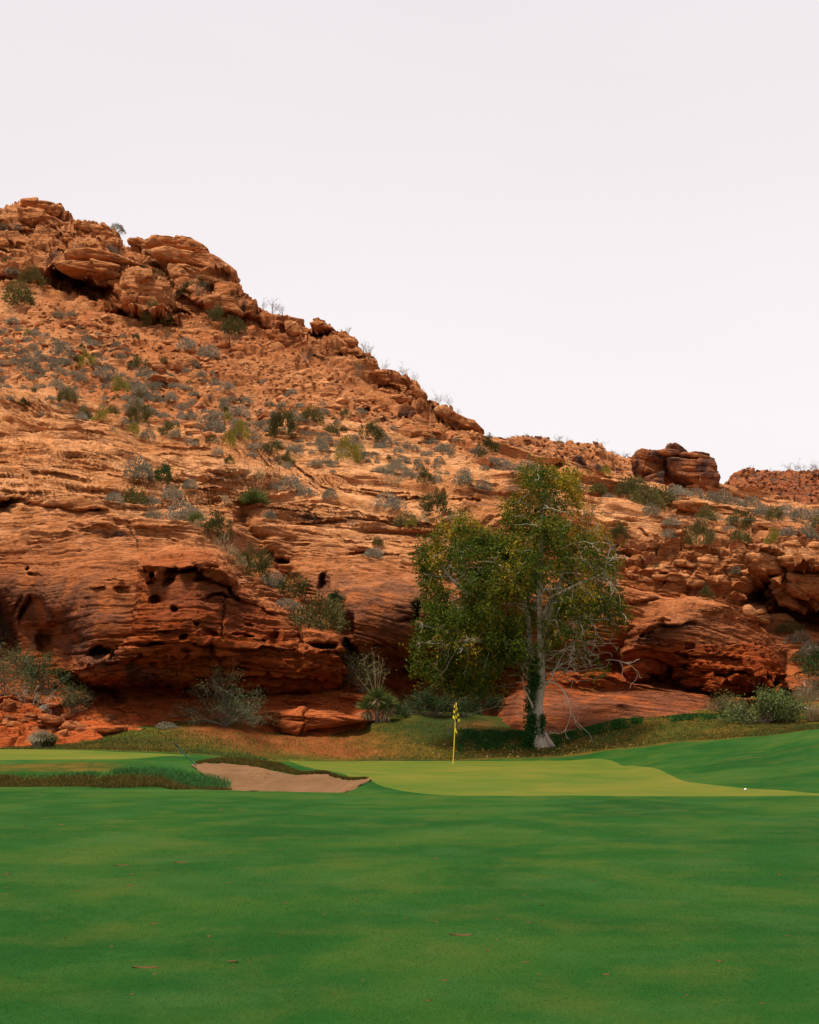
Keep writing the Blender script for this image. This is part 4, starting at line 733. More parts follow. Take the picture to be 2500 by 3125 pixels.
# hero blocks lying on the slopes: outline in photo pixels
def u1(L): return [(.5217*u, 580+.5217*v) for u, v in L]
def u2(L): return [(700+.5217*u, 850+.5217*v) for u, v in L]
def u3(L): return [(.5217*u, 1200+.5217*v) for u, v in L]
def u4(L): return [(.4638*u, 1600+.4638*v) for u, v in L]
HERO = [
 (u1([(880, 380), (1000, 368), (1120, 385), (1230, 398), (1310, 425), (1382, 485), (1392, 575), (1300, 530), (1180, 490), (1000, 450), (905, 415)]), 2.2, 'upper layer of the skyline cliff under the cap slab', .05),
 (u1([(975, 455), (1090, 462), (1250, 520), (1385, 585), (1405, 630), (1250, 600), (1130, 560), (1010, 545)]), 2.0, 'tilted middle layer of the skyline cliff with dark varnish', .45),
 (u1([(1200, 640), (1300, 610), (1400, 635), (1425, 745), (1320, 735), (1210, 690)]), 1.6, 'bulging foot of the skyline cliff beside its small cave', .05),
 (u1([(305, 468), (420, 440), (560, 442), (700, 465), (735, 505), (715, 545), (560, 520), (420, 492)]), 2.2, 'thin roof layer over the long dark hollow', .0),
 (u1([(715, 510), (800, 478), (900, 515), (990, 590), (1025, 670), (975, 735), (860, 742), (740, 700), (705, 610)]), 2.4, 'rounded nose of cliff above the bush filled cave', .05),
 (u1([(370, 380), (480, 372), (620, 400), (780, 430), (880, 480), (800, 480), (600, 445), (400, 425)]), 2.2, 'long ledge layer above the dark hollow', .0),
 (u1([(100, 125), (190, 118), (300, 160), (395, 210), (380, 262), (250, 245), (120, 190)]), 2.0, 'large reddish face block beneath the topmost rock', .3),
 (u1([(0, 300), (40, 285), (65, 320), (50, 350), (0, 355)]), 1.2, 'round red boulder at the left edge of the top cliff', .3),
 (u1([(530, 215), (620, 212), (650, 245), (690, 290), (640, 310), (560, 280)]), 1.4, 'sloping slab on the skyline right of the wedge boulder', .0),
 (u1([(870, 315), (900, 285), (1000, 292), (1110, 305), (1215, 350), (1222, 392), (1100, 380), (960, 362), (885, 345)]), 1.3, 'flat topped sandstone cap slab on the cliff skyline', .0),
 (u1([(1155, 345), (1215, 350), (1224, 390), (1180, 395), (1150, 380)]), 1.0, 'small corner block beside the cap slab on the cliff skyline', .2),
 (u1([(745, 280), (800, 278), (890, 335), (895, 370), (800, 345), (750, 310)]), 1.0, 'rounded rock on the skyline left of the cap slab', 0),
 (u1([(100, 95), (180, 70), (290, 80), (356, 100), (352, 165), (270, 150), (180, 120), (110, 110)]), 1.6, 'big angular rock at the very top of the hill', 0),
 (u1([(270, 95), (300, 82), (358, 100), (354, 168), (320, 160), (262, 118)]), 1.0, 'dark sided boulder leaning at the end of the topmost rock', .6),
 (u1([(440, 190), (465, 178), (530, 215), (545, 260), (470, 255), (445, 230)]), 1.0, 'wedge boulder on the skyline below the topmost rock', .4),
 (u1([(360, 250), (425, 240), (436, 300), (400, 305), (355, 290)]), .8, 'square boulder lodged under the topmost rock', .4),
 (u1([(300, 270), (330, 240), (354, 262), (345, 292), (310, 290)]), .6, 'small angular boulder beside the square one under the topmost rock', .4),
 (u1([(590, 745), (630, 735), (662, 765), (640, 785), (600, 780)]), .5, 'pale square rock below the long dark hollow', .2),
 (u1([(430, 815), (500, 800), (512, 840), (480, 850), (425, 850)]), .6, 'dark red block left of the pale square rock', .4),
 (u1([(355, 780), (430, 765), (440, 795), (420, 815), (360, 800)]), .6, 'flat block on the talus above the dark red block', .1),
 (u1([(600, 845), (700, 850), (722, 885), (700, 900), (610, 895), (590, 870)]), .6, 'wide pale slab in the middle of the upper talus', .1),
 (u1([(1030, 1000), (1070, 990), (1150, 1040), (1140, 1075), (1060, 1070), (1015, 1040)]), .8, 'big smooth orange boulder in the centre of the talus', .1),
 (u1([(905, 1090), (960, 1080), (1030, 1110), (1010, 1140), (920, 1135), (895, 1110)]), .7, 'flat sided boulder below the big smooth one on the talus', .2),
 (u1([(880, 1035), (940, 1008), (975, 1040), (968, 1065), (910, 1055)]), .5, 'leaning slab left of the big smooth boulder', .2),
 (u1([(0, 985), (40, 978), (80, 1025), (60, 1045), (0, 1030)]), .8, 'rounded boulder at the left edge of the talus', .1),
 (u1([(50, 925), (80, 912), (140, 940), (120, 960), (70, 955)]), .5, 'dark boulder below the slope bushes near the left edge', .5),
 (u2([(490, 242), (520, 236), (570, 252), (560, 268), (500, 265)]), .7, 'thin flat slab capping the leaning ridge blocks', 0),
 (u2([(470, 275), (500, 262), (570, 278), (628, 308), (600, 318), (520, 300)]), 1.1, 'long projecting slab on the ridge blocks', .1),
 (u2([(595, 350), (620, 332), (680, 352), (690, 395), (640, 405), (600, 390)]), .9, 'blocky boulder under the projecting slab on the ridge', .2),
 (u2([(675, 365), (700, 358), (750, 380), (735, 402), (690, 395)]), .8, 'thin beak shaped slab pointing right on the ridge', .1),
 (u2([(655, 420), (700, 410), (768, 428), (760, 442), (690, 450)]), .9, 'low flat slab under the beak shaped slab', .1),
 (u2([(285, 228), (340, 222), (440, 248), (450, 275), (380, 268), (300, 250)]), 1.0, 'flat slab on the ridge left of the leaning blocks', .0),
 (u2([(330, 270), (390, 262), (430, 330), (425, 350), (350, 320)]), .9, 'rounded boulder under the ridge slab', .1),
 (u2([(860, 545), (920, 550), (960, 600), (930, 620), (870, 590)]), .7, 'boulder on the lower ridge crest', .1),
 (u2([(1000, 645), (1040, 640), (1095, 680), (1080, 700), (1020, 680)]), .6, 'slab below the lower ridge crest', .1),
 (u2([(950, 690), (1010, 680), (1075, 700), (1070, 730), (990, 725), (955, 710)]), .7, 'rounded slab under the lower ridge crest', .1),
 (u2([(1090, 590), (1110, 650), (1165, 700), (1160, 760), (1100, 740), (1070, 650)]), 1.1, 'steep block at the drop of the lower ridge', .3),
 (u2([(975, 775), (1040, 765), (1088, 790), (1080, 815), (1010, 820), (975, 800)]), .5, 'black varnished cracked slab on the lower ridge slope', 1.0),
 (u2([(1215, 745), (1240, 740), (1320, 790), (1405, 830), (1470, 880), (1500, 930), (1440, 925), (1340, 870), (1260, 830), (1220, 790)]), 1.2, 'long tilted slab forming the last skyline step of the ridge', .4),
 (u2([(1390, 900), (1420, 890), (1480, 940), (1470, 970), (1410, 950)]), .8, 'tilted block under the last skyline step', .2),
 (u2([(1180, 850), (1215, 845), (1255, 900), (1240, 940), (1200, 910)]), .7, 'upright boulder on the slope below the tilted slab', .1),
 (u2([(1055, 900), (1100, 885), (1190, 910), (1240, 945), (1150, 955), (1070, 935)]), .8, 'wide low slab on the slope below the varnished one', .1),
 (u2([(880, 850), (930, 845), (960, 870), (940, 890), (885, 880)]), .7, 'rounded rock in front of the varnished slab', .3),
 (u2([(380, 890), (450, 878), (560, 900), (640, 930), (620, 945), (480, 945), (400, 915)]), .6, 'long low ledge slab across the middle slope', .1),
 (u3([(1085, 190), (1140, 182), (1240, 200), (1235, 222), (1120, 218)]), .7, 'long flat slab lying by the shrubs at mid slope', .1),
 (u3([(1100, 228), (1180, 222), (1190, 250), (1110, 248)]), .5, 'small slab under the long flat slab', .1),
 (u3([(1195, 240), (1275, 232), (1280, 250), (1215, 265)]), .5, 'tilted slab right of the small slab at mid slope', .2),
 (t7([(35, 250), (100, 212), (150, 215), (190, 260), (185, 300), (110, 310), (50, 285)]), 1.0, 'varnish streaked boulder behind the tree top', .8),
 (t7([(215, 270), (265, 265), (300, 285), (275, 345), (230, 340), (215, 310)]), .8, 'dark blocky boulder right of the tree top', .7),
 (t7([(765, 520), (850, 505), (960, 520), (1080, 545), (1190, 590), (1220, 612), (1100, 606), (900, 600), (790, 560)]), 1.6, 'broad smooth pale slab below the boulder stack', 0),
 (t7([(915, 880), (970, 865), (1040, 870), (1075, 950), (1060, 990), (980, 985), (920, 950)]), 1.3, 'banded rounded boulder above the right dome', .1),
 (t7([(840, 840), (890, 828), (960, 840), (968, 875), (900, 890), (850, 870)]), 1.0, 'rounded block left of the banded boulder', .1),
 (t7([(760, 890), (830, 885), (920, 915), (905, 950), (830, 945), (765, 920)]), 1.0, 'red rounded block over the dark slot on the right slope', .3),
 (t7([(600, 985), (700, 970), (800, 975), (830, 1010), (800, 1050), (700, 1040), (610, 1015)]), 1.2, 'thick flat slab leaning above the right dome', .05),
 (t7([(790, 975), (850, 965), (980, 1030), (960, 1060), (890, 1085), (820, 1060)]), 1.0, 'triangular pale slab beside the thick flat one', .05),
 (t7([(650, 945), (700, 920), (760, 925), (785, 965), (740, 978), (670, 965)]), .7, 'small wedge boulder over the thick flat slab', .2),
 (t7([(460, 960), (475, 945), (500, 990), (490, 1008), (465, 985)]), .4, 'narrow boulder in the slot right of the tree', .3),
 (t7([(500, 985), (530, 975), (620, 1020), (600, 1040), (530, 1020)]), .5, 'rounded boulder at the left end of the thick flat slab', .2),
 (t7([(1190, 960), (1240, 945), (1330, 970), (1355, 1060), (1300, 1050), (1220, 1010)]), 1.1, 'layered bulging block left of the right cave', .1),
 (t7([(1240, 850), (1330, 830), (1440, 860), (1482, 990), (1400, 1000), (1300, 960), (1250, 910)]), 1.5, 'large bedded block hanging over the right hollow', .05),
 (t7([(1450, 865), (1540, 862), (1760, 905), (1760, 945), (1600, 950), (1480, 920)]), 1.5, 'topmost slab of the cliff at the right edge', .05),
 (t7([(1470, 980), (1600, 965), (1760, 1000), (1760, 1130), (1640, 1150), (1520, 1100)]), 1.6, 'massive layered slab overhanging the black cave at the right edge', .1),
 (t7([(1490, 770), (1560, 765), (1615, 830), (1600, 880), (1540, 860), (1490, 810)]), .9, 'leaning rounded boulder near the right edge', .1),
 (t7([(1620, 800), (1680, 785), (1760, 790), (1760, 890), (1660, 885), (1620, 860)]), 1.2, 'square boulder at the right edge', .3),
 (t7([(1670, 530), (1740, 520), (1760, 560), (1700, 575), (1672, 555)]), .7, 'orange boulder under the far red hill at the right edge', .2),
 (t7([(1260, 635), (1380, 630), (1480, 660), (1500, 700), (1380, 690), (1280, 665)]), .9, 'low overhanging slab on the right slope', .1),
 (t7([(1030, 1000), (1090, 990), (1115, 1040), (1060, 1055), (1035, 1030)]), .6, 'small rounded block above the honeycomb dome', .1),
 (t7([(1225, 1210), (1260, 1195), (1295, 1235), (1280, 1255), (1235, 1245)]), .6, 'small block at the shoulder of the right dome', .3),
 (t7([(1290, 1230), (1350, 1215), (1385, 1260), (1370, 1300), (1300, 1275)]), .7, 'rounded block in front of the black cave', .15),
 (t7([(1400, 1255), (1470, 1245), (1560, 1310), (1560, 1370), (1470, 1350), (1400, 1300)]), .9, 'pale bedded boulder below the black cave', .05),
 (u4([(230, 1300), (300, 1265), (400, 1275), (425, 1305), (350, 1335), (260, 1330)]), .8, 'flat red boulder at the foot of the left slope', .5),
 (u4([(405, 1340), (470, 1312), (520, 1335), (500, 1365), (420, 1372)]), .6, 'red slab right of the flat boulder at the left foot', .5),
 (u4([(165, 1270), (200, 1240), (250, 1262), (240, 1300), (180, 1315)]), .6, 'angular red boulder at the left foot', .5),
 (u4([(0, 1200), (60, 1155), (105, 1180), (90, 1235), (20, 1240)]), .9, 'large red boulder at the left edge', .5),
 (u4([(0, 1300), (70, 1295), (110, 1345), (60, 1365), (0, 1360)]), .9, 'broad red rock at the left edge below the large boulder', .45),
 (u4([(560, 1345), (660, 1320), (860, 1325), (850, 1360), (700, 1400), (580, 1390)]), 1.4, 'long red ledge rock at the top of the grass on the left', .6),
 (u4([(870, 1370), (950, 1345), (935, 1362), (890, 1375)]), .5, 'thin red slab at the edge of the grass', .6),
 (u4([(470, 1155), (520, 1140), (515, 1185), (480, 1195)]), .4, 'small red boulder beside the cave on the left', .5),
 ([(735, 2182), (800, 2170), (900, 2172), (1000, 2176), (1110, 2190), (1140, 2200), (1060, 2216), (960, 2232), (920, 2237), (860, 2222), (780, 2205)], 2.6, 'smooth bright red sandstone pad between the shrub and the yucca', .6),
]
for i, (L, T, lab, rd) in enumerate(HERO):
    q = np.array(L); c = q.mean(0)
    a = at(c[0], min(q[:, 1].max()-2, c[1]+6)); d = a.y
    if 'pad' in lab: d = 67.0
    mat = M_PAD if 'pad' in lab or 'ledge rock at the top of the grass' in lab else M_LOOSE if rd < .3 else (M_LOOSER if rd < .7 and c[1] > 2000 else M_BLOCK)
    if rd >= .3 and rd < .65 and c[1] < 2000: mat = M_LOOSE
    wpx = np.ptp(q[:, 0])*d/F
    me, c0 = chunk_mesh(L, d+T*.25, max(T*.8, wpx*.35), 900+i*7, mat, 60, 16, 5., 0.13 if wpx < 3 else .2)
    o = link('rock' if wpx < 3.2 else 'boulder', me, None, c0); tag(o, lab, 'rock' if wpx < 3.2 else 'boulder')

# words for where a small thing stands, by the nearest landmark
LAND = [((150, 640), 'topmost rock of the hill'), ((300, 890), 'long dark hollow near the hill top'), ((440, 950), 'cave under the left cliff'), ((560, 760), 'flat topped cap slab'), ((620, 890), 'small cave in the skyline cliff'), ((640, 960), 'skyline cliff foot'), ((340, 980), 'pale square rock on the talus'), ((570, 1120), 'big smooth talus boulder'), ((30, 1100), 'boulder at the left edge of the talus'), ((980, 1000), 'leaning ridge blocks'), ((1080, 1150), 'lower ridge crest'), ((1240, 1260), 'black varnished slab on the ridge'), ((1420, 1290), 'last tilted skyline slab'), ((600, 1305), 'long flat slab at mid slope'), ((920, 1330), 'long low ledge of the middle slope'), ((200, 1330), 'smooth slabs at the left edge'), ((100, 1500), 'pale tongue of rock at the left edge'), ((455, 1420), 'yellowish bush of the left gully'), ((640, 1560), 'stalked yuccas'), ((575, 1700), 'pitted knob'), ((800, 1700), 'head of the central gully'), ((985, 1785), 'round hole in the rock'), ((1000, 1900), 'wedged block between the domes'), ((1100, 1570), 'layered brow left of the tree'), ((1300, 1450), 'slabs left of the tree top'), ((1580, 1470), 'tree top'), ((1800, 1450), 'varnished boulders behind the tree'), ((2060, 1500), 'boulder stack'), ((2130, 1570), 'broad pale slab under the stack'), ((2350, 1560), 'far red hill foot'), ((2450, 1650), 'square boulder at the right edge'), ((2160, 1740), 'banded boulder'), ((2020, 1740), 'dark slot right of the tree'), ((2450, 1900), 'black cave at the right edge'), ((1300, 1620), 'left edge of the tree'), ((1900, 1620), 'right edge of the tree'), ((2250, 1640), 'ledges of the right slope'), ((800, 1180), 'centre of the talus'), ((350, 1180), 'left half of the talus'), ((1000, 1260), 'shrub belt under the ridge'), ((1200, 1370), 'lower end of the shrub belt'), ((700, 1440), 'slabs at the centre left'), ((60, 2160), 'large red boulder at the left edge'), ((140, 2240), 'flat boulder of the left foot'), ((230, 2170), 'bleached dead branches'), ((380, 2210), 'red ledge rock by the grass'), ((110, 2270), 'bleached grass clump')]
USED = {}
def where(px, py, k=0):
    (lx, ly), nm_ = sorted(LAND, key=lambda L: (L[0][0]-px)**2+((L[0][1]-py)*1.3)**2)[k]
    dx, dy = px-lx, py-ly; side = ('right of' if dx > 0 else 'left of') if abs(dx) > abs(dy) else ('below' if dy > 0 else 'above')
    far = 'just ' if math.hypot(dx, dy) < 60 and len(nm_.split()) < 7 else ''
    return '%s%s the %s' % (far, side, nm_)
def unique(pre, px, py):
    for k in range(14):
        lab = '%s %s' % (pre, where(px, py, k))
        if lab not in USED and len(lab.split()) <= 16: break
    USED[lab] = 1
    return lab
# small loose rocks: a few angular shapes, many individuals
def angular_rock(seed, flat):
    r = random.Random(seed); bm = bmesh.new()
    for _ in range(16):
        v = Vector((r.gauss(0, 1), r.gauss(0, 1), r.gauss(0, 1))).normalized()*r.uniform(.75, 1)
        m_ = max(abs(v.x), abs(v.y), abs(v.z)); v = v.lerp(v/m_*.8, .5)
        bm.verts.new((v.x*.5, v.y*.42, v.z*.5*flat))
    bmesh.ops.convex_hull(bm, input=bm.verts[:])
    for v in [v for v in bm.verts if not v.link_faces]: bm.verts.remove(v)
    bmesh.ops.bevel(bm, geom=bm.edges[:], offset=.03, segments=1, affect='EDGES')
    me = bpy.data.meshes.new('rock'); bm.to_mesh(me); bm.free(); return me
ROCKS = []
for i in range(9):
    me = angular_rock(40+i, [.28, .4, .6][i % 3]); me.materials.append(M_LOOSE if i % 4 else M_LOOSER); ROCKS.append(me)
ROCKR = []
for i in range(4):
    me = angular_rock(70+i, [.5, .7][i % 2]); me.materials.append(M_LOOSER); ROCKR.append(me)
TALUS = [(0, 985), (160, 925), (330, 985), (560, 1010), (800, 1030), (1000, 1120), (1200, 1250), (1500, 1390), (1600, 1450), (1400, 1410), (1150, 1310), (900, 1270), (700, 1300), (420, 1250), (250, 1200), (0, 1170)]
def sample(poly, n, r, bias=None):
    q = np.array(poly); out = []
    while len(out) < n:
        x = r.uniform(q[:, 0].min(), q[:, 0].max()); y = r.uniform(q[:, 1].min(), q[:, 1].max())
        if inpoly(np.array([x]), np.array([y]), poly)[0]: out.append((x, y))
    return out
rr_ = random.Random(11)
def put_rock(px, py, w, protos, name, lab, cat, grp, sink=.25, pt=None):
    p = pt if pt is not None else at(px, py); me = rr_.choice(protos)
    o = link(name, me, None, p); s = w*p.y/F
    o.scale = (s, s*rr_.uniform(.7, 1.1), s*rr_.uniform(.8, 1.2)); o.rotation_euler = Euler((.32+rr_.uniform(-.25, .25), rr_.uniform(-.3, .3), rr_.uniform(-.9, .9)+(math.pi if rr_.random() < .5 else 0)))
    if lab is None:
        fl_ = {0: 'flat', 1: 'thick', 2: 'blocky'}[protos.index(me) % 3]; hue = 'red' if 'red' in grp else 'orange'
        lab = unique('%s %s %s rock' % ('tiny' if w < 27 else 'small' if w < 35 else 'middling' if w < 45 else 'large', fl_, hue), px, py)
    tag(o, lab, cat, grp); return o
for x, y in sample(TALUS, 230, rr_):
    zone = 'left' if x < 500 else ('middle' if x < 1000 else 'right')
    put_rock(x, y, rr_.choice((26, 32, 40, 52, 70)), ROCKS, 'rock', None, 'rock', 'loose angular orange rocks on the talus')
for x, y in sample([(0, 2140), (110, 2130), (230, 2185), (330, 2190), (430, 2215), (300, 2255), (200, 2262), (0, 2275)], 46, rr_):
    put_rock(x, y, rr_.choice((22, 32, 44, 60)), ROCKR, 'rock', None, 'rock', 'loose red rocks at the left foot')
for x, y in sample([(1900, 1560), (2200, 1530), (2500, 1600), (2500, 1690), (2300, 1660), (2100, 1700), (1900, 1690)], 26, rr_):
    put_rock(x, y, rr_.choice((18, 24, 30)), ROCKS, 'rock', None, 'rock', 'loose orange rocks on the right ledges')
# rubble too small to pick apart: one mesh
def bake_scatter(name, protos, pts, kind='stuff', lab=None, cat=None, mat=None):
    Vs, Fs, o_ = [], [], 0
    for (p, s, e_) in pts:
        v, f = rr_.choice(protos); M_ = np.array(e_.to_matrix()); vv = (v*np.array(s))@M_.T+np.array(p); Vs.append(vv); Fs.append(f+o_); o_ += len(v)
    me = mesh_np(name, np.concatenate(Vs), np.concatenate(Fs), mat)
    o = link(name, me); tag(o, lab, cat, None, kind); return o
def tri_arr(me):
    me.calc_loop_triangles(); v = np.zeros(len(me.vertices)*3); me.vertices.foreach_get('co', v); f = np.zeros(len(me.loop_triangles)*3, np.int32); me.loop_triangles.foreach_get('vertices', f)
    return v.reshape(-1, 3), f.reshape(-1, 3)
simple = []
for i in range(6):
    bm = bmesh.new(); r = random.Random(i+5)
    for _ in range(9): bm.verts.new((r.uniform(-.5, .5), r.uniform(-.4, .4), r.uniform(-.3, .3)))
    bmesh.ops.convex_hull(bm, input=bm.verts[:])
    for v in [v for v in bm.verts if not v.link_faces]: bm.verts.remove(v)
    me = bpy.data.meshes.new('tmp'); bm.to_mesh(me); bm.free(); simple.append(tri_arr(me)); bpy.data.meshes.remove(me)
def rnd_e(k=.5): return Euler((rr_.uniform(-k, k), rr_.uniform(-k, k), rr_.uniform(0, 6.3)))
pts = []
for x, y in sample(TALUS, 2500, rr_):
    p = at(x, y); w = rr_.choice((9, 12, 16, 22))*p.y/F; pts.append((p, (w, w, w*rr_.uniform(.5, 1)), rnd_e()))
for x, y in sample([(0, 860), (300, 930), (560, 985), (800, 960), (1100, 1080), (1450, 1330), (1300, 1300), (1000, 1130), (600, 1020), (200, 940), (0, 960)], 500, rr_):
    p = at(x, y); w = rr_.choice((7, 10, 14))*p.y/F; pts.append((p, (w, w, w*.7), rnd_e()))
bake_scatter('rubble', simple, pts, lab='orange stone rubble strewn across the talus between the shrubs', cat='rubble', mat=M_LOOSE)
pts = []
for x, y in sample([(0, 2120), (110, 2120), (230, 2180), (430, 2215), (420, 2240), (300, 2262), (0, 2285)], 600, rr_):
    p = at(x, y); w = rr_.choice((5, 8, 11))*p.y/F; pts.append((p, (w, w, w*.7), rnd_e()))
bake_scatter('rubble', simple, pts, lab='red stone rubble at the foot of the left dome beside the grass', cat='rubble', mat=M_LOOSER)
pts = []
for H, (xa, xb, ya, yb), n in ((HB, (1480, 1960, 1330, 1500), 900), (HCc, (2180, 2540, 1435, 1570), 900)):
    for _ in range(n):
        x, y = rr_.uniform(xa, xb), rr_.uniform(ya, yb); tpy = np.interp(x, H[0], H[1])
        if y < tpy+2: continue
        p = at_far(H, x, y); w = rr_.choice((8, 12, 16, 24))*p.y/F; pts.append((p, (w, w, w*rr_.uniform(.5, .9)), rnd_e()))
bake_scatter('rubble', simple, pts, lab='broken red rock blocks covering the far hills behind the boulder stack', cat='rubble', mat=M_FAR)

# ------------------------------------------------------------------ plants
def leaf_tris(pos, direc, ln, wd, r, flat=False):
    """thin kite-shaped leaves: 4 verts, 1 quad each"""
    n = len(pos); a = direc/np.linalg.norm(direc, axis=1, keepdims=True)
    b_ = np.cross(a, r.normal(size=(n, 3))); b_ /= np.linalg.norm(b_, axis=1, keepdims=True)+1e-9
    ln = np.broadcast_to(ln, n)[:, None]; wd = np.broadcast_to(wd, n)[:, None]
    V = np.stack([pos, pos+a*ln*.5+b_*wd*.5, pos+a*ln, pos+a*ln*.5-b_*wd*.5], 1)
    return V.reshape(-1, 3), np.arange(n*4).reshape(-1, 4)
def tube_mesh(paths, sides=5):
    """paths: list of (points Nx3, radii N)"""
    Vs, Fs, off = [], [], 0
    for pts_, rad in paths:
        pts_ = np.asarray(pts_, float); rad = np.asarray(rad, float); n = len(pts_)
        if n < 2: continue
        t = np.gradient(pts_, axis=0); t /= np.linalg.norm(t, axis=1, keepdims=True)+1e-9
        ref = np.where(np.abs(t[:, 2:3]) > .9, np.array([[1., 0, 0]]), np.array([[0, 0, 1.]]))
        if np.ptp(np.abs(t[:, 2])) > .2: ref = np.tile(np.array([[.31, .94, .12]]), (n, 1))
        u = np.cross(t, ref); u /= np.linalg.norm(u, axis=1, keepdims=True)+1e-9; w = np.cross(t, u)
        a = np.linspace(0, 2*np.pi, sides, endpoint=False)
        V = pts_[:, None]+rad[:, None, None]*(np.cos(a)[None, :, None]*u[:, None]+np.sin(a)[None, :, None]*w[:, None])
        Vs.append(V.reshape(-1, 3)); i = np.arange(n-1)[:, None]*sides; k = np.arange(sides)[None]; k2 = (k+1) % sides
        Fs.append((np.stack([i+k, i+k2, i+sides+k2, i+sides+k], -1)+off).reshape(-1, 4)); off += n*sides
    return np.concatenate(Vs), np.concatenate(Fs)
def shrub_mesh(seed, n, ln, wd, mat, h=.8, clumps=22, spread=.35, up=.5, ball=False):
    """unit-wide dome of foliage made of leaf clumps"""
    r = np.random.default_rng(seed); k = clumps
    th = r.uniform(0, 2*np.pi, k); el = np.arcsin(r.uniform(.02, 1, k)); rad = r.uniform(.55, 1, k)*.42
    c = np.stack([rad*np.cos(th)*np.cos(el), rad*np.sin(th)*np.cos(el), h*.85*rad/.42*np.sin(el)*.78+.05], 1)
    i = r.integers(0, k, n); off = r.normal(size=(n, 3)); off /= np.linalg.norm(off, axis=1, keepdims=True); off *= (r.uniform(0, 1, n)**.5)[:, None]*spread*.45
    pos = c[i]+off; pos[:, 2] = np.abs(pos[:, 2]); dr = off*2+c[i]*1.2+np.array([0, 0, up*.3])+r.normal(size=(n, 3))*.08
    if ball:
        lobes = r.integers(2, 5); lc = np.concatenate([[[0, 0, .08]], r.normal(size=(lobes, 3))*[.20, .20, .03]+[0, 0, .05]]); lr = np.concatenate([[.42], r.uniform(.20, .32, lobes)])
        w_ = r.choice(lobes+1, n, p=lr**2/(lr**2).sum()); d_ = r.normal(size=(n, 3)); d_[:, 2] = np.abs(d_[:, 2])*1.0-.15; d_ /= np.linalg.norm(d_, axis=1, keepdims=True)
        pos = lc[w_]+d_*(lr[w_]*r.uniform(.62, 1, n))[:, None]*[1, 1, h]; pos[:, 2] = np.maximum(pos[:, 2], 0); dr = d_+r.normal(size=(n, 3))*.35
    V, Fc = leaf_tris(pos, dr, ln*r.uniform(.6, 1.3, n), wd, r); return mesh_np('shrub', V, Fc, mat)
G_M = [shrub_mesh(100+i, 1500, .065, .026, M_GREY, .95, 46, .24, ball=True) for i in range(5)]
O_M = [shrub_mesh(120+i, 1700, .075, .024, M_OLIVE, 1.0, 40, .28, .7, ball=i % 2 == 0) for i in range(4)]
Y_M = [shrub_mesh(140+i, 1300, .085, .022, M_YELG, .9, 30, .30, 1.) for i in range(2)]
T_M = [shrub_mesh(150+i, 340, .16, .022, M_STRAW, .8, 14, .4, 1.4) for i in range(2)]
D_M = [shrub_mesh(160+i, 1400, .07, .03, M_DARKG, .9, 34, .30, .6) for i in range(2)]
def airy_mesh(seed, stems, mat):
    """open bush of thin rising stems"""
    r = random.Random(seed); paths = []
    def grow(p, d, L, rad, lv):
        pts_ = [p]; rs = [rad]; q = Vector(p)
        for s_ in range(4):
            d = (d+Vector((r.gauss(0, .16), r.gauss(0, .16), r.gauss(0, .1)))).normalized(); q = q+d*L/4; pts_.append(tuple(q)); rs.append(rad*(1-.17*(s_+1)))
            if lv < 2 and s_ > 0 and r.random() < .85: grow(tuple(q), (d+Vector((r.gauss(0, .5), r.gauss(0, .5), r.gauss(.1, .3)))).normalized(), L*.5, rad*.6, lv+1)
        paths.append((pts_, rs))
    for _ in range(stems): grow((r.gauss(0, .03), r.gauss(0, .03), 0), Vector((r.gauss(0, .45), r.gauss(0, .45), 1)).normalized(), r.uniform(.5, .95), .012, 0)
    return paths
def airy(seed, stems=9, leaf=240, lm=M_OLIVE):
    p = airy_mesh(seed, stems, None); V, Fc = tube_mesh(p, 3); st = mesh_np('stems', V, Fc, M_DTWIG)
    r = np.random.default_rng(seed); ends = np.array([q[0][-1] for q in p]+[q[0][-2] for q in p]); e_ = ends[r.integers(0, len(ends), leaf)]+r.normal(size=(leaf, 3))*.035
    V, Fc = leaf_tris(e_, r.normal(size=(leaf, 3))+np.array([0, 0, .6]), .05, .022, r); return st, mesh_np('foliage', V, Fc, lm)
A_M = [airy(i+1) for i in range(3)]
zones = lambda x, y: ('top cliff' if y < 960 and x < 800 else 'left talus' if x < 500 and y < 1250 else 'upper talus' if y < 1250 and x < 1000 else 'ridge slope' if y < 1420 and x < 1600 else 'left slabs' if x < 700 else 'middle slabs' if x < 1500 else 'right slope')
rp = random.Random(23); SPOTS = []
def put(px, py, w, kind, lab=None, pt=None, hs=1., name=None, cat='shrub', dsink=.12):
    protos, nm, adj = {'g': (G_M, 'grey_shrub', 'grey rounded shrub'), 'o': (O_M, 'green_shrub', 'olive green shrub'), 'y': (Y_M, 'green_shrub', 'bright yellow green shrub'), 't': (T_M, 'dry_shrub', 'straw coloured dry tuft'), 'd': (D_M, 'green_shrub', 'dark green shrub')}[kind]
    p = pt if pt is not None else at(px, py); s = w*p.y/F*(1.34 if w < 50 else 1.25)*(.86 if kind in 'od' and py < 1300 else 1)
    o = link(name or nm, rp.choice(protos), None, p-Vector((0, .12*s, s*dsink*.3))); o.scale = (s, s*rp.uniform(.85, 1.1), s*rp.uniform(1., 1.3)*hs); o.rotation_euler = (rp.uniform(-.12, .12), rp.uniform(-.12, .12), rp.uniform(0, 6.28))
    if lab: tag(o, lab, cat)
    else:
        sz = 'tiny' if w < 26 else 'small' if w < 40 else 'mid sized' if w < 56 else 'large' if w < 80 else 'very wide'
        tag(o, unique('%s %s' % (sz, adj), px, py), cat, '%ss on the red hill' % adj)
    SPOTS.append((px, py)); return o
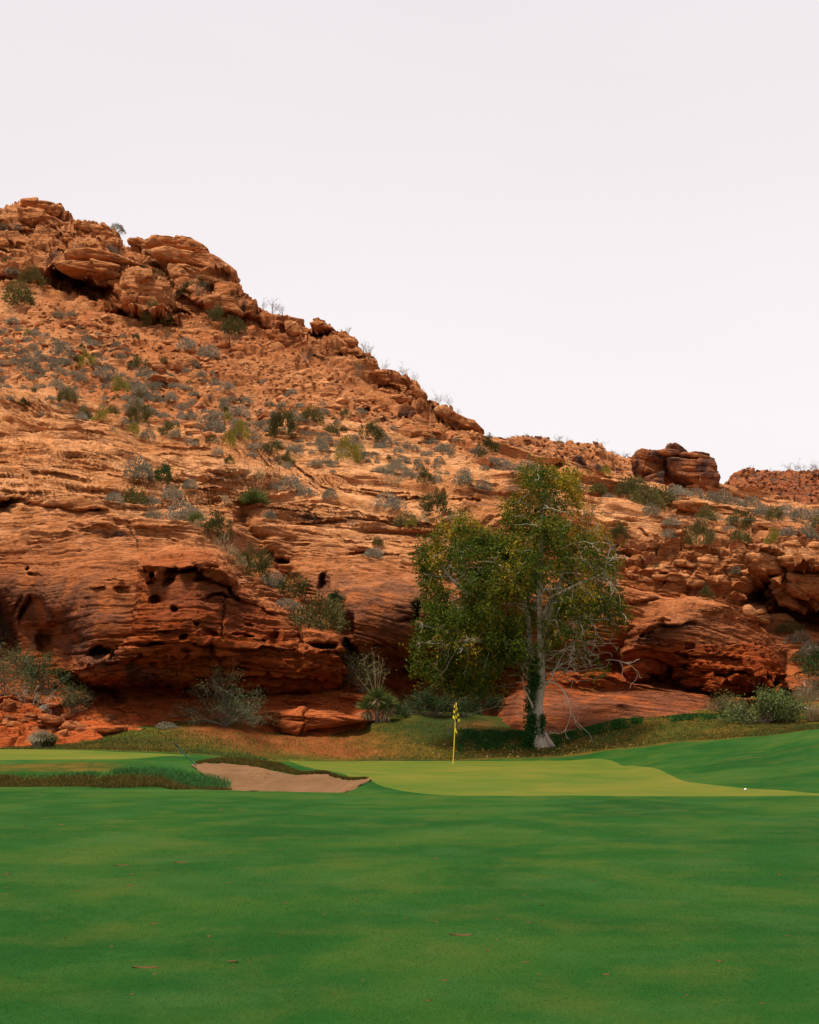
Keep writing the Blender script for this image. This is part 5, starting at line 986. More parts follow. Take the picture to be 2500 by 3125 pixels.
# seen one by one: base point of each bush, its width in photo pixels, its kind
for px, py, w, k in (
 (42, 850, 40, 'g'), (110, 885, 80, 'o'), (60, 935, 120, 'o'), (25, 800, 30, 'o'), (8, 700, 30, 'g'), (335, 765, 46, 'g'), (356, 728, 40, 'g'), (440, 820, 34, 'o'), (485, 850, 46, 'o'), (480, 1000, 100, 'o'), (575, 905, 60, 'o'), (612, 890, 60, 'o'), (715, 1010, 80, 'o'), (640, 1080, 66, 'g'), (660, 990, 60, 'o'), (570, 1060, 60, 'g'),
 (96, 1028, 46, 'g'), (84, 1048, 34, 'g'), (198, 1085, 58, 'g'), (150, 1086, 40, 'g'), (112, 1105, 50, 'g'), (88, 1132, 62, 'g'), (118, 1140, 34, 'g'), (270, 1045, 44, 'g'), (174, 960, 32, 'g'), (218, 955, 28, 'g'), (42, 996, 34, 'g'), (82, 1030, 32, 'y'), (240, 1085, 24, 'g'), (160, 1108, 30, 'g'),
 (270, 1135, 46, 'y'), (335, 1130, 30, 'g'), (420, 1120, 60, 'o'), (445, 1135, 44, 'g'), (320, 1120, 24, 'g'), (195, 1124, 30, 'g'), (215, 1130, 28, 'g'), (256, 1150, 24, 'g'), (255, 1175, 36, 'g'), (312, 1160, 46, 'g'), (350, 1165, 44, 'g'), (325, 1185, 28, 'g'), (368, 1202, 56, 'y'), (415, 1180, 36, 'g'), (430, 1210, 44, 'g'), (465, 1215, 50, 'g'), (480, 1190, 34, 'g'), (12, 1165, 34, 'g'), (175, 1195, 50, 'g'), (210, 1205, 40, 'g'), (225, 1240, 66, 'o'), (280, 1200, 20, 'g'),
 (270, 1280, 46, 'o'), (275, 1285, 30, 'g'), (318, 1298, 52, 'y'), (345, 1265, 44, 'o'), (410, 1278, 62, 'g'), (415, 1250, 40, 'g'), (455, 1260, 36, 'g'), (500, 1283, 30, 'g'), (430, 1310, 76, 'o'), (405, 1338, 40, 'y'), (455, 1340, 40, 'g'), (352, 1340, 30, 't'), (520, 1335, 52, 'o'), (540, 1345, 36, 'g'),
 (560, 1285, 26, 'g'), (590, 1265, 30, 'g'), (640, 1320, 90, 'g'), (695, 1280, 40, 'y'), (740, 1262, 52, 'g'), (740, 1355, 62, 'y'), (705, 1372, 44, 'y'), (780, 1372, 30, 'g'), (665, 1398, 30, 'g'), (770, 1400, 30, 'g'), (700, 1420, 28, 'o'), (862, 1345, 90, 'o'), (832, 1385, 54, 'o'), (895, 1395, 44, 'g'), (870, 1425, 44, 'o'), (895, 1300, 40, 'g'), (950, 1300, 60, 'o'), (990, 1355, 56, 'g'), (1008, 1330, 44, 'o'), (1130, 1350, 60, 'o'), (1155, 1335, 34, 'g'), (1090, 1368, 44, 'g'),
 (1060, 1410, 76, 'y'), (1095, 1400, 50, 'g'), (1045, 1385, 50, 'g'), (1175, 1365, 30, 'g'), (1240, 1370, 34, 'g'), (1265, 1375, 22, 'g'), (1345, 1370, 40, 'g'), (1365, 1385, 50, 'g'), (1460, 1390, 44, 'g'), (1490, 1400, 60, 'o'), (1500, 1420, 30, 'g'), (1420, 1440, 34, 'g'), (1245, 1465, 42, 'g'), (1285, 1460, 18, 'g'), (1185, 1450, 44, 'g'), (1160, 1440, 30, 'g'), (1390, 1360, 20, 'g'),
 (430, 1475, 96, 'g'), (505, 1490, 56, 'd'), (528, 1522, 64, 'g'), (412, 1540, 80, 'o'), (462, 1535, 60, 'g'), (358, 1545, 56, 'g'), (555, 1582, 86, 'g'), (470, 1582, 46, 'g'), (585, 1508, 40, 'g'), (668, 1645, 88, 'o'), (696, 1680, 70, 't'), (735, 1690, 34, 't'), (620, 1622, 30, 't'), (700, 1545, 34, 't'), (825, 1590, 36, 'g'), (800, 1480, 34, 't'), (840, 1500, 30, 'g'), (890, 1500, 70, 'g'), (930, 1520, 44, 'g'), (1180, 1560, 80, 'g'), (1010, 1535, 44, 'g'),
 (790, 1758, 110, 'o'), (838, 1785, 70, 'g'), (745, 1725, 40, 't'), (900, 1830, 110, 'o'), (878, 1862, 70, 'g'), (985, 1920, 150, 'o'), (1030, 1860, 62, 'd'), (940, 1900, 76, 'g'), (1150, 1672, 34, 'o'), (1140, 1708, 46, 'g'), (1242, 1615, 66, 'o'), (1252, 1630, 28, 'y'), (1325, 1578, 84, 'o'), (1395, 1600, 44, 't'), (1290, 1610, 26, 't'),
 (1200, 1495, 50, 't'), (1330, 1490, 50, 'g'), (1405, 1500, 60, 'g'), (1470, 1505, 60, 'g'), (1300, 1500, 44, 'o'), (1560, 1440, 60, 'g'), (1530, 1420, 44, 'g'), (1600, 1460, 60, 'g'), (1840, 1462, 34, 'y'), (1816, 1512, 50, 'o'), (1850, 1530, 34, 'g'), (1905, 1520, 80, 'o'), (1960, 1555, 90, 'o'), (2000, 1540, 90, 'o'), (1930, 1500, 60, 'o'), (1975, 1580, 50, 'g'),
 (2060, 1560, 40, 't'), (2040, 1530, 44, 'g'), (2140, 1596, 70, 'o'), (2255, 1615, 80, 'o'), (2190, 1605, 46, 't'), (2050, 1520, 50, 'g'), (2110, 1680, 84, 'o'), (2248, 1680, 54, 'o'), (2018, 1665, 42, 'g'), (2345, 1690, 42, 'y'), (2034, 1612, 44, 'g'), (2210, 1635, 50, 'g'), (2260, 1640, 30, 'o'), (2400, 1640, 60, 'g'), (2450, 1635, 60, 'g'), (2480, 1620, 60, 'o'),
 (2080, 1530, 50, 'g'), (2120, 1532, 50, 'g'), (2160, 1540, 40, 'g'), (2200, 1545, 60, 'g'), (2240, 1555, 50, 'g'), (2285, 1560, 60, 'g'), (2320, 1572, 50, 'g'), (2360, 1580, 60, 'g'), (2410, 1580, 50, 'g'), (2440, 1590, 60, 'g'), (2480, 1590, 60, 'g'), (2300, 1590, 44, 'g'), (2395, 1560, 40, 'g'), (2350, 1600, 50, 'o'), (2240, 1750, 34, 'g'), (1990, 1745, 40, 'o'), (2150, 1812, 40, 'o'), (2500, 1570, 40, 'g'), (1880, 1640, 60, 'o'), (1740, 1505, 50, 'g'),
 (2400, 1930, 60, 'o'), (2430, 1965, 60, 'g'), (2460, 2000, 70, 'g'), (2490, 2060, 90, 'd'), (2440, 2010, 50, 'o'), (2495, 2010, 70, 'o')):
    put(px, py, w, k)
# the rest of the small grey shrubs on the talus
n_ = 0; tries = 0
while n_ < 250 and tries < 9000:
    tries += 1; x = rp.uniform(0, 1560); y = rp.uniform(960, 1450)
    cy = 1000+.26*x+40; hw = 170-.055*x
    if abs(y-cy-50) > hw*rp.random()**.6*1.05: continue
    if y < np.interp(x, hx, ridge)+30: continue
    if any(abs(x-a) < 17 and abs(y-b_) < 11 for a, b_ in SPOTS): continue
    put(x, y, rp.choice((16, 20, 24, 28, 34)), rp.choice('ggggggggo')); n_ += 1
for x, y, w in ((830, 945, 66), (862, 960, 40), (800, 940, 40), (1062, 1005, 30), (1110, 1052, 40), (1140, 1075, 34), (1170, 1098, 40), (1270, 1165, 40), (1290, 1190, 30), (1335, 1240, 56), (1370, 1255, 40), (1395, 1272, 30), (500, 1030, 70), (750, 1320, 80), (420, 1130, 60), (600, 905, 80), (1125, 1110, 60), (1170, 1150, 80), (1000, 1110, 60), (1230, 1150, 60), (930, 1100, 80), (1085, 1160, 70), (700, 1060, 70)):
    st, fo = rp.choice(A_M); p = at(x, y+4); s = w*p.y/F*.72
    r_ = empty('open_shrub', p, rp.uniform(0, 6)); r_.scale = (s, s, s)
    zn = 'skyline of the ridge' if y < np.interp(x, hx, ridge)+24 else 'ridge slope'
    tag(r_, unique('%s sparse twiggy bush' % ('tall' if w > 60 else 'low' if w < 36 else 'medium'), x, y), 'shrub', 'sparse twiggy bushes'); link('stems', st, r_); link('foliage', fo, r_)
for x, w in ((1700, 30), (1730, 22), (1830, 30), (1850, 20), (1880, 24), (1905, 24)):
    st, fo = rp.choice(A_M); p = at_far(HB, x, np.interp(x, HB[0], HB[1])); s = w*p.y/F; r_ = empty('open_shrub', p-Vector((0, 0, .3)), rp.uniform(0, 6)); r_.scale = (s, s, s*.8)
    tag(r_, 'tiny bush on the skyline of the far hill left of the boulder stack', 'shrub', 'bushes on the far hill skyline'); link('stems', st, r_); link('foliage', fo, r_)
for x, w in ((2290, 22), (2420, 44), (2445, 30), (2470, 36), (2492, 34), (2350, 20), (2380, 18)):
    st, fo = rp.choice(A_M); p = at_far(HCc, x, np.interp(x, HCc[0], HCc[1])); s = w*p.y/F; r_ = empty('open_shrub', p-Vector((0, 0, .3)), rp.uniform(0, 6)); r_.scale = (s, s, s*.8)
    tag(r_, 'tiny bush on the skyline of the far red hill at the right edge', 'shrub', 'bushes on the far red hill skyline'); link('stems', st, r_); link('foliage', fo, r_)
Vs, Fs, o_ = [], [], 0          # scrub on the far hills: uncountable specks
rf = np.random.default_rng(3)
for H, (xa, xb, ya, yb), n in ((HB, (1480, 1960, 1330, 1500), 170), (HCc, (2180, 2540, 1435, 1570), 90)):
    for _ in range(n):
        x, y = rp.uniform(xa, xb), rp.uniform(ya, yb)
        if y < np.interp(x, H[0], H[1])+3: continue
        p = np.array(at_far(H, x, y)); s = rp.uniform(8, 17)*p[1]/F; m_ = 40; off = rf.normal(size=(m_, 3))*s*.3; off[:, 2] = np.abs(off[:, 2])
        V, Fc = leaf_tris(p+off, off+np.array([0, 0, .1]), s*.3, s*.12, rf); Vs.append(V); Fs.append(Fc+o_); o_ += len(V)
tag(link('far_scrub', mesh_np('far_scrub', np.concatenate(Vs), np.concatenate(Fs), M_GREY)), 'grey scrub dotted over the far hills', 'scrub', None, 'stuff')

# yuccas
def yucca_parts(root, seed, n, L, wd, c=(0, 0, 0), skirt=0, mat=M_YUCCA, up=.2):
    r = np.random.default_rng(seed); d = r.normal(size=(n, 3)); d[:, 2] = np.abs(d[:, 2])*1.0+up; d /= np.linalg.norm(d, axis=1, keepdims=True)
    V, Fc = leaf_tris(np.tile(np.array(c, float), (n, 1))+d*.05, d, L*r.uniform(.7, 1.1, n), wd, r); link('leaf_rosette', mesh_np('leaf_rosette', V, Fc, mat), root)
    if skirt:
        d = r.normal(size=(skirt, 3)); d[:, 2] = -np.abs(d[:, 2])*1.6-.6; d /= np.linalg.norm(d, axis=1, keepdims=True)
        V, Fc = leaf_tris(np.tile(np.array(c, float), (skirt, 1))+d*.05, d, L*r.uniform(.7, 1.0, skirt), wd, r); link('dead_leaf_skirt', mesh_np('dead_leaf_skirt', V, Fc, M_STRAW), root)
def stalks(root, base, ls, r_=.012, mat=M_STRAW):
    for dx, dz, dy in ls:
        n = 8; t = np.linspace(0, 1, n); pts_ = np.stack([base[0]+dx*t, base[1]+dy*t, base[2]+dz*t-.06*np.abs(dx)*t*t], 1); paths = [(pts_, r_*(1-.7*t))]
        rs = random.Random(int(dx*1000)+int(dz*77))
        for k in range(9):
            q = pts_[rs.randint(4, 7)]; e_ = q+np.array([rs.gauss(0, .09), rs.gauss(0, .09), rs.uniform(.03, .2)]); paths.append(([q, (q+e_)/2, e_], [r_*.5, r_*.4, r_*.2]))
        V, Fc = tube_mesh(paths, 4); link('flower_stalk', mesh_np('flower_stalk', V, Fc, mat), root)
yb = gpt(1150, 2205, 58)[0]
ycr = empty('yucca', yb.tolist()); tag(ycr, 'tall clumped yucca with straw coloured skirts and dry flower stalks at the cliff foot', 'yucca')
for (x, z, L, sd) in ((-.4, .50, .60, 1), (.32, .45, .6, 2), (.02, .95, .70, 3), (.5, .68, .5, 4)):
    yucca_parts(ycr, sd, 240, L, .03, (x, 0, z), 110)
V, Fc = tube_mesh([([(x*.6, 0, 0), (x, 0, z)], [.09, .07]) for x, z in ((-.4, .50), (.32, .45), (.02, .95), (.5, .68))], 7); link('trunk', mesh_np('trunk', V, Fc, M_LIMB), ycr)
stalks(ycr, (0, 0, .85), [(-.9, 1.2, .1), (-.55, 1.75, 0), (-.2, 2.2, .1), (-.1, 1.9, -.1), (.1, 1.8, 0), (.25, 1.7, .1), (.2, 1.4, 0), (.35, 1.1, 0)])
for px, py, w, st_, lab in ((792, 1560, 110, [(-.5, 1.7, 0), (-.1, 1.9, 0), (.15, 1.8, .1), (.3, 1.5, 0), (-.9, 1.1, 0)], 'spiky green yucca with thin dry stalks in the middle of the slabs'), (604, 1602, 66, [(.05, 1.6, 0), (.3, 1.3, 0), (.5, 1.5, 0)], 'smaller spiky yucca with two stalks above the pitted knob')):
    p = at(px, py); r_ = empty('yucca', p); s = w*p.y/F; r_.scale = (s/1.5,)*3; tag(r_, lab, 'yucca')
    for i in range(4): yucca_parts(r_, px+i, 130, .7, .035, (rp.uniform(-.4, .4), rp.uniform(-.3, .3), .08), 0)
    stalks(r_, (0, 0, .2), st_, .012, M_STRAW)
# shrubs at the cliff foot
def branchy(name, px, py, w, h, lab, seed, leafm, nleaf, twigm=M_DTWIG, stems=16, lsz=.07, cat='shrub', lean=(0, 0), bare=False, pt=None, leafscatter=.12, dep=.35):
    p = Vector(pt) if pt is not None else Vector(gpt(px, py, 57)[0].tolist())
    root = empty(name, p); tag(root, lab, cat); r = random.Random(seed); paths = []; tips = []
    Wm, Hm = w*p.y/F/2, h*p.y/F
    def grow(q, d, L, rad, lv):
        pts_ = [tuple(q)]; rs = [rad]; n = 6
        for s_ in range(n):
            d = (d+Vector((r.gauss(0, .14), r.gauss(0, .14), r.gauss(-.04, .1)))).normalized(); q = q+d*L/n; pts_.append(tuple(q)); rs.append(rad*(1-.8*(s_+1)/n)); 
            if s_ > 1: tips.append(tuple(q))
            if lv < 2 and s_ > 0 and r.random() < .8: grow(q, (d+Vector((r.gauss(0, .5), r.gauss(0, .5), r.gauss(0, .35)))).normalized(), L*.5, rad*.55, lv+1)
        paths.append((pts_, rs))
    for _ in range(stems):
        a = r.uniform(-1, 1); e_ = Vector((a*Wm+lean[0], r.gauss(0, .3)*Wm*dep*2, Hm*math.sqrt(max(.05, 1-a*a*.8))*r.uniform(.55, 1)+lean[1])); grow(Vector((r.gauss(0, .08), r.gauss(0, .08), 0)), e_.normalized(), e_.length, .022, 0)
    V, Fc = tube_mesh(paths, 4); link('stems', mesh_np('stems', V, Fc, twigm), root)
    if nleaf:
        rn = np.random.default_rng(seed); T = np.array(tips); e_ = T[rn.integers(0, len(T), nleaf)]+rn.normal(size=(nleaf, 3))*leafscatter; e_[:, 2] = np.abs(e_[:, 2])
        V, Fc = leaf_tris(e_, rn.normal(size=(nleaf, 3))+np.array([0, 0, .4]), lsz*rn.uniform(.6, 1.3, nleaf), lsz*.4, rn); link('foliage', mesh_np('foliage', V, Fc, leafm), root)
    return root
branchy('mesquite_shrub', 690, 2216, 235, 118, 'blue green feathery shrub spreading in front of the red cliff', 5, M_BLUEG, 5200, twigm=M_DTWIG, stems=18, lsz=.075)
branchy('green_shrub', 1120, 2110, 130, 110, 'drooping olive shrub against the cliff above the yucca', 6, M_OLIVE, 2600, stems=16, lsz=.11, pt=at(1105, 2105)-Vector((0, .8, .2)))
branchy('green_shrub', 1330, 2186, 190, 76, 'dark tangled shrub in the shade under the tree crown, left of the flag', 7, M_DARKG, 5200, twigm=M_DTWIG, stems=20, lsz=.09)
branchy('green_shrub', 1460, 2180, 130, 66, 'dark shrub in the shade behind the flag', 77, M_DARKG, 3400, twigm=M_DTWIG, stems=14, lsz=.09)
branchy('leafy_shrub', 2335, 2207, 215, 78, 'leafy green bush at the grass edge below the right dome', 8, leaf_material('leafy_shrub_leaf', [(0, (.04, .06, .014)), (.5, (.085, .115, .03)), (1, (.17, .19, .06))], 0), 7000, stems=26, lsz=.11)
branchy('leafy_shrub', 2215, 2180, 90, 46, 'small leafy bush left of the big one below the right dome', 88, M_OLIVE, 1300, stems=12, lsz=.09)
branchy('dead_shrub', 110, 2175, 190, 70, 'bleached dead branches sprawling on the red rubble at left', 9, None, 0, twigm=M_TWIG, stems=22, pt=at(120, 2150)-Vector((0, .6, .1)), lean=(-.3, -.1))
for px, py, w, h, lab, sd, mm, n in ((30, 2120, 150, 130, 'dark olive bush at the left edge above the rubble', 10, M_OLIVE, 3200), (150, 2105, 150, 110, 'dark green bush behind the bleached dead branches', 11, M_DARKG, 3400), (240, 2165, 90, 60, 'shaded bush at the mouth of the left hollow', 12, M_OLIVE, 1500), (10, 1960, 70, 160, 'hanging olive bush against the left dome at the left edge', 13, M_OLIVE, 2200), (60, 2040, 80, 60, 'small green bush up the left gully', 14, M_OLIVE, 1300)):
    branchy('green_shrub', px, py, w, h, lab, sd, mm, n, stems=14, lsz=.1, pt=at(px, py)-Vector((0, .5, .2)))
branchy('green_shrub', 2470, 2130, 110, 100, 'green bush at the right edge beside the white post', 15, M_OLIVE, 2400, stems=16, lsz=.1, pt=at(2470, 2130)-Vector((0, .6, .2)))
# tufts of tall dry grass
def tuft(name, px, py, w, h, lab, seed, n, mat, pt=None, cat='grass', droop=.5, n2=0, mat2=None, wd=.018):
    p = Vector(pt) if pt is not None else Vector(gpt(px, py, 57)[0].tolist()); r = np.random.default_rng(seed)
    root = empty(name, p); tag(root, lab, cat); Wm, Hm = w*p.y/F/2, h*p.y/F
    for k, (m_, mt, nmx) in enumerate(((n, mat, 'blades'), (n2, mat2, 'green_blades'))):
        if not m_: continue
        a = r.uniform(0, 2*np.pi, m_); rr = np.sqrt(r.uniform(0, 1, m_)); b0 = np.stack([np.cos(a)*rr*Wm*.5, np.sin(a)*rr*Wm*.4, 0*a], 1)
        tip = b0*[[2.0, 2, 1]]+np.stack([0*a, 0*a, Hm*r.uniform(.5, 1.05, m_)*(1-.5*rr**2)], 1)+r.normal(size=(m_, 3))*[[.1*Wm, .1*Wm, .02]]
        if k: tip[:, 0] += .35*Wm; b0[:, 0] += .3*Wm
        mid = (b0+tip)/2+np.array([0, 0, 1])*(.18*Hm*droop*2*rr)[:, None]
        sd_ = np.cross(tip-b0, r.normal(size=(m_, 3))); sd_ /= np.linalg.norm(sd_, axis=1, keepdims=True); sd_ *= wd
        V = np.stack([b0-sd_, b0+sd_, mid+sd_*.7, mid-sd_*.7, tip, tip+sd_*.2], 1).reshape(-1, 3); i = np.arange(m_)[:, None]*6
        link(nmx, mesh_np(nmx, V, np.concatenate([i+[[0, 1, 2, 3]], i+[[3, 2, 5, 4]]]), mt), root)
    return root
tuft('grass_clump', 125, 2283, 90, 58, 'bleached mound of bunch grass with a green side at the left foot of the rocks', 21, 1600, leaf_material('bleached_grass', [(0, (.28, .22, .13)), (.6, (.42, .35, .23)), (1, (.5, .44, .32))], 0), n2=1100, mat2=M_OLIVE, droop=.9, wd=.012)
tuft('grass_clump', 1040, 2185, 130, 50, 'patch of dry straw grass left of the yucca', 22, 900, M_STRAW, wd=.010)
tuft('grass_clump', 1085, 2170, 44, 60, 'small green tuft between dry grass and yucca', 23, 300, M_OLIVE, wd=.012)
tuft('grass_clump', 2440, 2150, 130, 100, 'tall dry grass behind the leafy bush at the right edge', 24, 1200, M_STRAW, wd=.010, pt=at(2440, 2150)-Vector((0, .8, .3)))
tuft('grass_clump', 2490, 2200, 90, 60, 'dry straw grass by the white rail', 25, 600, M_STRAW, wd=.010)
put(510, 2222, 70, 'g', 'low silvery shrub lying at the top of the rough left of the blue green shrub', Vector(gpt(510, 2222, 57)[0].tolist()), .45)
put(1215, 2185, 60, 'd', 'dark low plant at the right side of the yucca', Vector(gpt(1215, 2190, 57)[0].tolist()), .8)
put(1040, 2005, 30, 'o', 'tiny shrub in the crack above the olive shrub')
# broad agave leaves in the right bush
ag = empty('agave', gpt(2365, 2200, 57)[0].tolist()); tag(ag, 'pale agave with broad grey green leaves growing inside the leafy bush', 'agave')
for i in range(9):
    a = rp.uniform(-1.1, 1.1); L = rp.uniform(.5, .95); d = np.array([math.sin(a), rp.uniform(-.4, .1), math.cos(a)]); s_ = np.cross(d, [0, 1, .2]); s_ /= np.linalg.norm(s_)
    ts = np.linspace(0, 1, 6); wv = .07*np.array([.6, 1, .95, .75, .4, .03]); c = np.array([.1, -.3, .45])+d*ts[:, None]*L; V = np.concatenate([c-s_*wv[:, None], c+[[0, .03, 0]], c+s_*wv[:, None]])
    Fc = [(j, j+6, j+7, j+1) for j in range(5)]+[(j+6, j+12, j+13, j+7) for j in range(5)]
    link('leaf', mesh_np('leaf', V, Fc, M_BLUEG), ag)

# ------------------------------------------------------------------ the tree
TB = gpt(1642, 2280, 60)[0]; TD = TB[1]
def tp(px, py, dy=0.): return np.array([(px-PX0)/F*TD, TD+dy, EYE+(PYH-py)/F*TD])-TB
tree = empty('autumn_tree', TB.tolist()); tag(tree, 'tall leafy tree turning yellow with bare drooping twigs behind the putting green', 'tree')
CROWN = [(1250, 1995), (1262, 1900), (1288, 1840), (1275, 1760), (1262, 1690), (1300, 1650), (1320, 1600), (1345, 1572), (1400, 1545), (1440, 1580), (1470, 1600), (1490, 1640), (1530, 1590), (1545, 1530), (1580, 1500), (1590, 1440), (1600, 1418), (1650, 1410), (1690, 1440), (1740, 1420), (1770, 1440), (1800, 1480), (1805, 1540), (1850, 1590), (1870, 1640), (1905, 1680), (1900, 1760), (1915, 1850), (1905, 1930), (1880, 1980), (1870, 2060), (1800, 2080), (1700, 2080), (1600, 2085), (1500, 2105), (1400, 2112), (1330, 2092), (1270, 2045)]
rt = random.Random(5)
att = []
while len(att) < 2300:
    x, y = rt.uniform(1240, 1930), rt.uniform(1400, 2150)
    s_ = float(sdf(np.array([x]), np.array([y]), CROWN)[0])
    if s_ < 0: continue
    if y > 1930 and x > 1640 and rt.random() < .45: continue
    hole = float(vn(x*.013, y*.013, 1.5, 8))
    if hole < -.25 and rt.random() < .8: continue
    T_ = min(3.3, .35+s_*.03)
    att.append(tp(x, y, rt.uniform(-1, 1)*T_))
att = np.array(att)
# skeleton seeds: main trunk, two more stems
nodes_ = []; par = []
def seed_path(pts_, start=-1):
    last = start
    for i in range(len(pts_)-1):
        a, b_ = np.array(pts_[i]), np.array(pts_[i+1]); n = max(1, int(np.linalg.norm(b_-a)/.25))
        for k in range(n if i < len(pts_)-2 else n+1):
            if start >= 0 and i == 0 and k == 0: continue
            nodes_.append(a+(b_-a)*k/n); par.append(last); last = len(nodes_)-1
    return last
seed_path([tp(1643, 2305), tp(1638, 2200), tp(1650, 2100), tp(1652, 2000), tp(1650, 1900, .1), tp(1645, 1800, .2), tp(1652, 1700, .1), tp(1655, 1600, 0), tp(1662, 1500, 0)])
def near_node(q): A = np.array(nodes_); return int(np.argmin(((A-q)**2).sum(1)))
for pp in ([tp(1634, 2180, .1), tp(1625, 2080, .35), tp(1622, 1980, .5), tp(1615, 1880, .5), tp(1585, 1790, .4), tp(1540, 1700, .2)],
           [tp(1650, 1960), tp(1690, 1850, .3), tp(1720, 1750, .3), tp(1750, 1650, .1)],
           [tp(1622, 1980, .5), tp(1560, 1900, 0), tp(1480, 1850, -.4), tp(1400, 1790, -.2)],
           [tp(1622, 2020, .5), tp(1560, 1980, -.2), tp(1470, 1960, -.9), tp(1380, 1960, -.6)],
           [tp(1650, 1900), tp(1680, 1830, -.5), tp(1760, 1790, -1.2), tp(1830, 1760, -1)]):
    j = near_node(pp[0]); seed_path(pp, j)
alive = np.ones(len(att), bool)
for it in range(70):
    A = np.array(nodes_); kd = kdtree.KDTree(len(A))
    for i, q in enumerate(A): kd.insert(q, i)
    kd.balance(); acc = {}
    for k in np.where(alive)[0]:
        _, i, dist = kd.find(att[k])
        if dist < .33: alive[k] = False
        elif dist < 3.0:
            v = (att[k]-A[i])/dist; acc.setdefault(i, []).append(v)
    if not acc: break
    for i, vs in acc.items():
        v = np.mean(vs, 0)+np.array([rt.gauss(0, .12), rt.gauss(0, .12), rt.gauss(-.02, .12)]); L = np.linalg.norm(v)
        if L < .15: continue
        nodes_.append(A[i]+v/L*.24); par.append(i)
A = np.array(nodes_); n = len(A); par = np.array(par); kids = [[] for _ in range(n)]
for i in range(n):
    if par[i] >= 0: kids[par[i]].append(i)
rad = np.zeros(n)
for i in range(n-1, -1, -1):
    rad[i] = .0095 if not kids[i] else sum(rad[k]**2.1 for k in kids[i])**(1/2.1)
rad = np.minimum(rad*(.175/rad[8]), 10); rad = np.maximum(rad, .0095)
# chains: follow the thickest child
chains = []; stackc = [(0, -1)]
while stackc:
    i, p_ = stackc.pop(); ch = [p_] if p_ >= 0 else []; ch.append(i)
    while kids[i]:
        ks = sorted(kids[i], key=lambda k: -rad[k]); i2 = ks[0]
        for k in ks[1:]: stackc.append((k, i))
        ch.append(i2); i = i2
    chains.append(ch)
trunk_p, limbs, twigs = None, [], []
for c_i, ch in enumerate(chains):
    rs = rad[ch].copy()
    if c_i > 0: rs[0] = min(rs[0], rs[1]*(1.2 if rs[1] < .07 else 1.35))
    if c_i == 0:
        z = A[ch][:, 2]; rs = rs*(1+.8*np.exp(-(z+.25)/.4)); rs[:9] *= np.linspace(1, .92, 9); trunk_p = (A[ch], rs)
    elif rs[1] > .034: limbs.append((A[ch], rs))
    else: twigs.append((A[ch], rs))
V, Fc = tube_mesh([trunk_p], 16)
ang = np.arctan2(V[:, 1]-.0, V[:, 0]); flare = np.exp(-np.clip(V[:, 2], 0, 9)/.5)
V[:, 0] += flare*.10*np.cos(ang*4+.5)*np.sign(V[:, 0])*(.5)+flare*.12*(V[:, 0] > .12); V += .012*np.stack([vn(V[:, 0]*9, V[:, 1]*9, V[:, 2]*1.5, 5)]*3, 1)
link('trunk', mesh_np('trunk', V, Fc, M_BARK, True), tree)
# second stem fused beside the trunk at its foot
for pr in ([tp(1622, 2290, .12), tp(1618, 2240, .15), tp(1622, 2170, .22), tp(1626, 2090, .33), tp(1622, 1980, .5), tp(1615, 1890, .5)], ):
    V, Fc = tube_mesh([(np.array(pr), [.26, .17, .13, .11, .09, .06])], 12); link('trunk', mesh_np('trunk', V, Fc, M_BARK, True), tree)
V, Fc = tube_mesh([(np.array([tp(1706, 2300, -.1), tp(1688, 2280, -.08), tp(1668, 2256, -.06), tp(1654, 2225, 0), tp(1650, 2150, .05), tp(1650, 2050, .1)]), [.04, .10, .13, .11, .08, .04])], 10); link('root', mesh_np('root', V, Fc, M_BARK, True), tree)
limbs.sort(key=lambda l: -l[1][1])
for pts_, rs in limbs[:60]:
    big_ = rs[1] > .095; V, Fc = tube_mesh([(pts_, rs)], 12 if big_ else 6); link('branch', mesh_np('branch', V, Fc, M_BARK if big_ else M_LIMB, True), tree)
if limbs[60:]: twigs += limbs[60:]
V, Fc = tube_mesh(twigs, 4); o = link('twigs', mesh_np('twigs', V, Fc, M_FTWIG), tree); o['kind'] = 'stuff'
# bare, bleached, drooping branches
def droop(start, d, L, r0, lv, paths, r, g=.032, curl=.06):
    q = np.array(start, float); d = np.array(d, float); d /= np.linalg.norm(d); n = max(4, int(L/.13)); pts_ = [q.copy()]; rs = [r0]
    cv = r.gauss(0, curl)
    for s_ in range(n):
        d = d+np.array([r.gauss(0, .10)+cv*d[2], r.gauss(0, .10), -g*(1+s_/n*1.3)-cv*d[0]+r.gauss(0, .06)]); d /= np.linalg.norm(d); q = q+d*L/n; pts_.append(q.copy()); rs.append(max(.0075, .85*r0*(1-.85*(s_+1)/n)))
        if lv < 2 and s_ > n*.25 and r.random() < .5: droop(q, d+np.array([r.gauss(0, .5), r.gauss(0, .5), r.gauss(-.15, .4)]), L*r.uniform(.22, .4), max(.009, rs[-1]*.6), lv+1, paths, r, g*1.4, .2)
    paths.append((pts_, rs))
rb = random.Random(31)
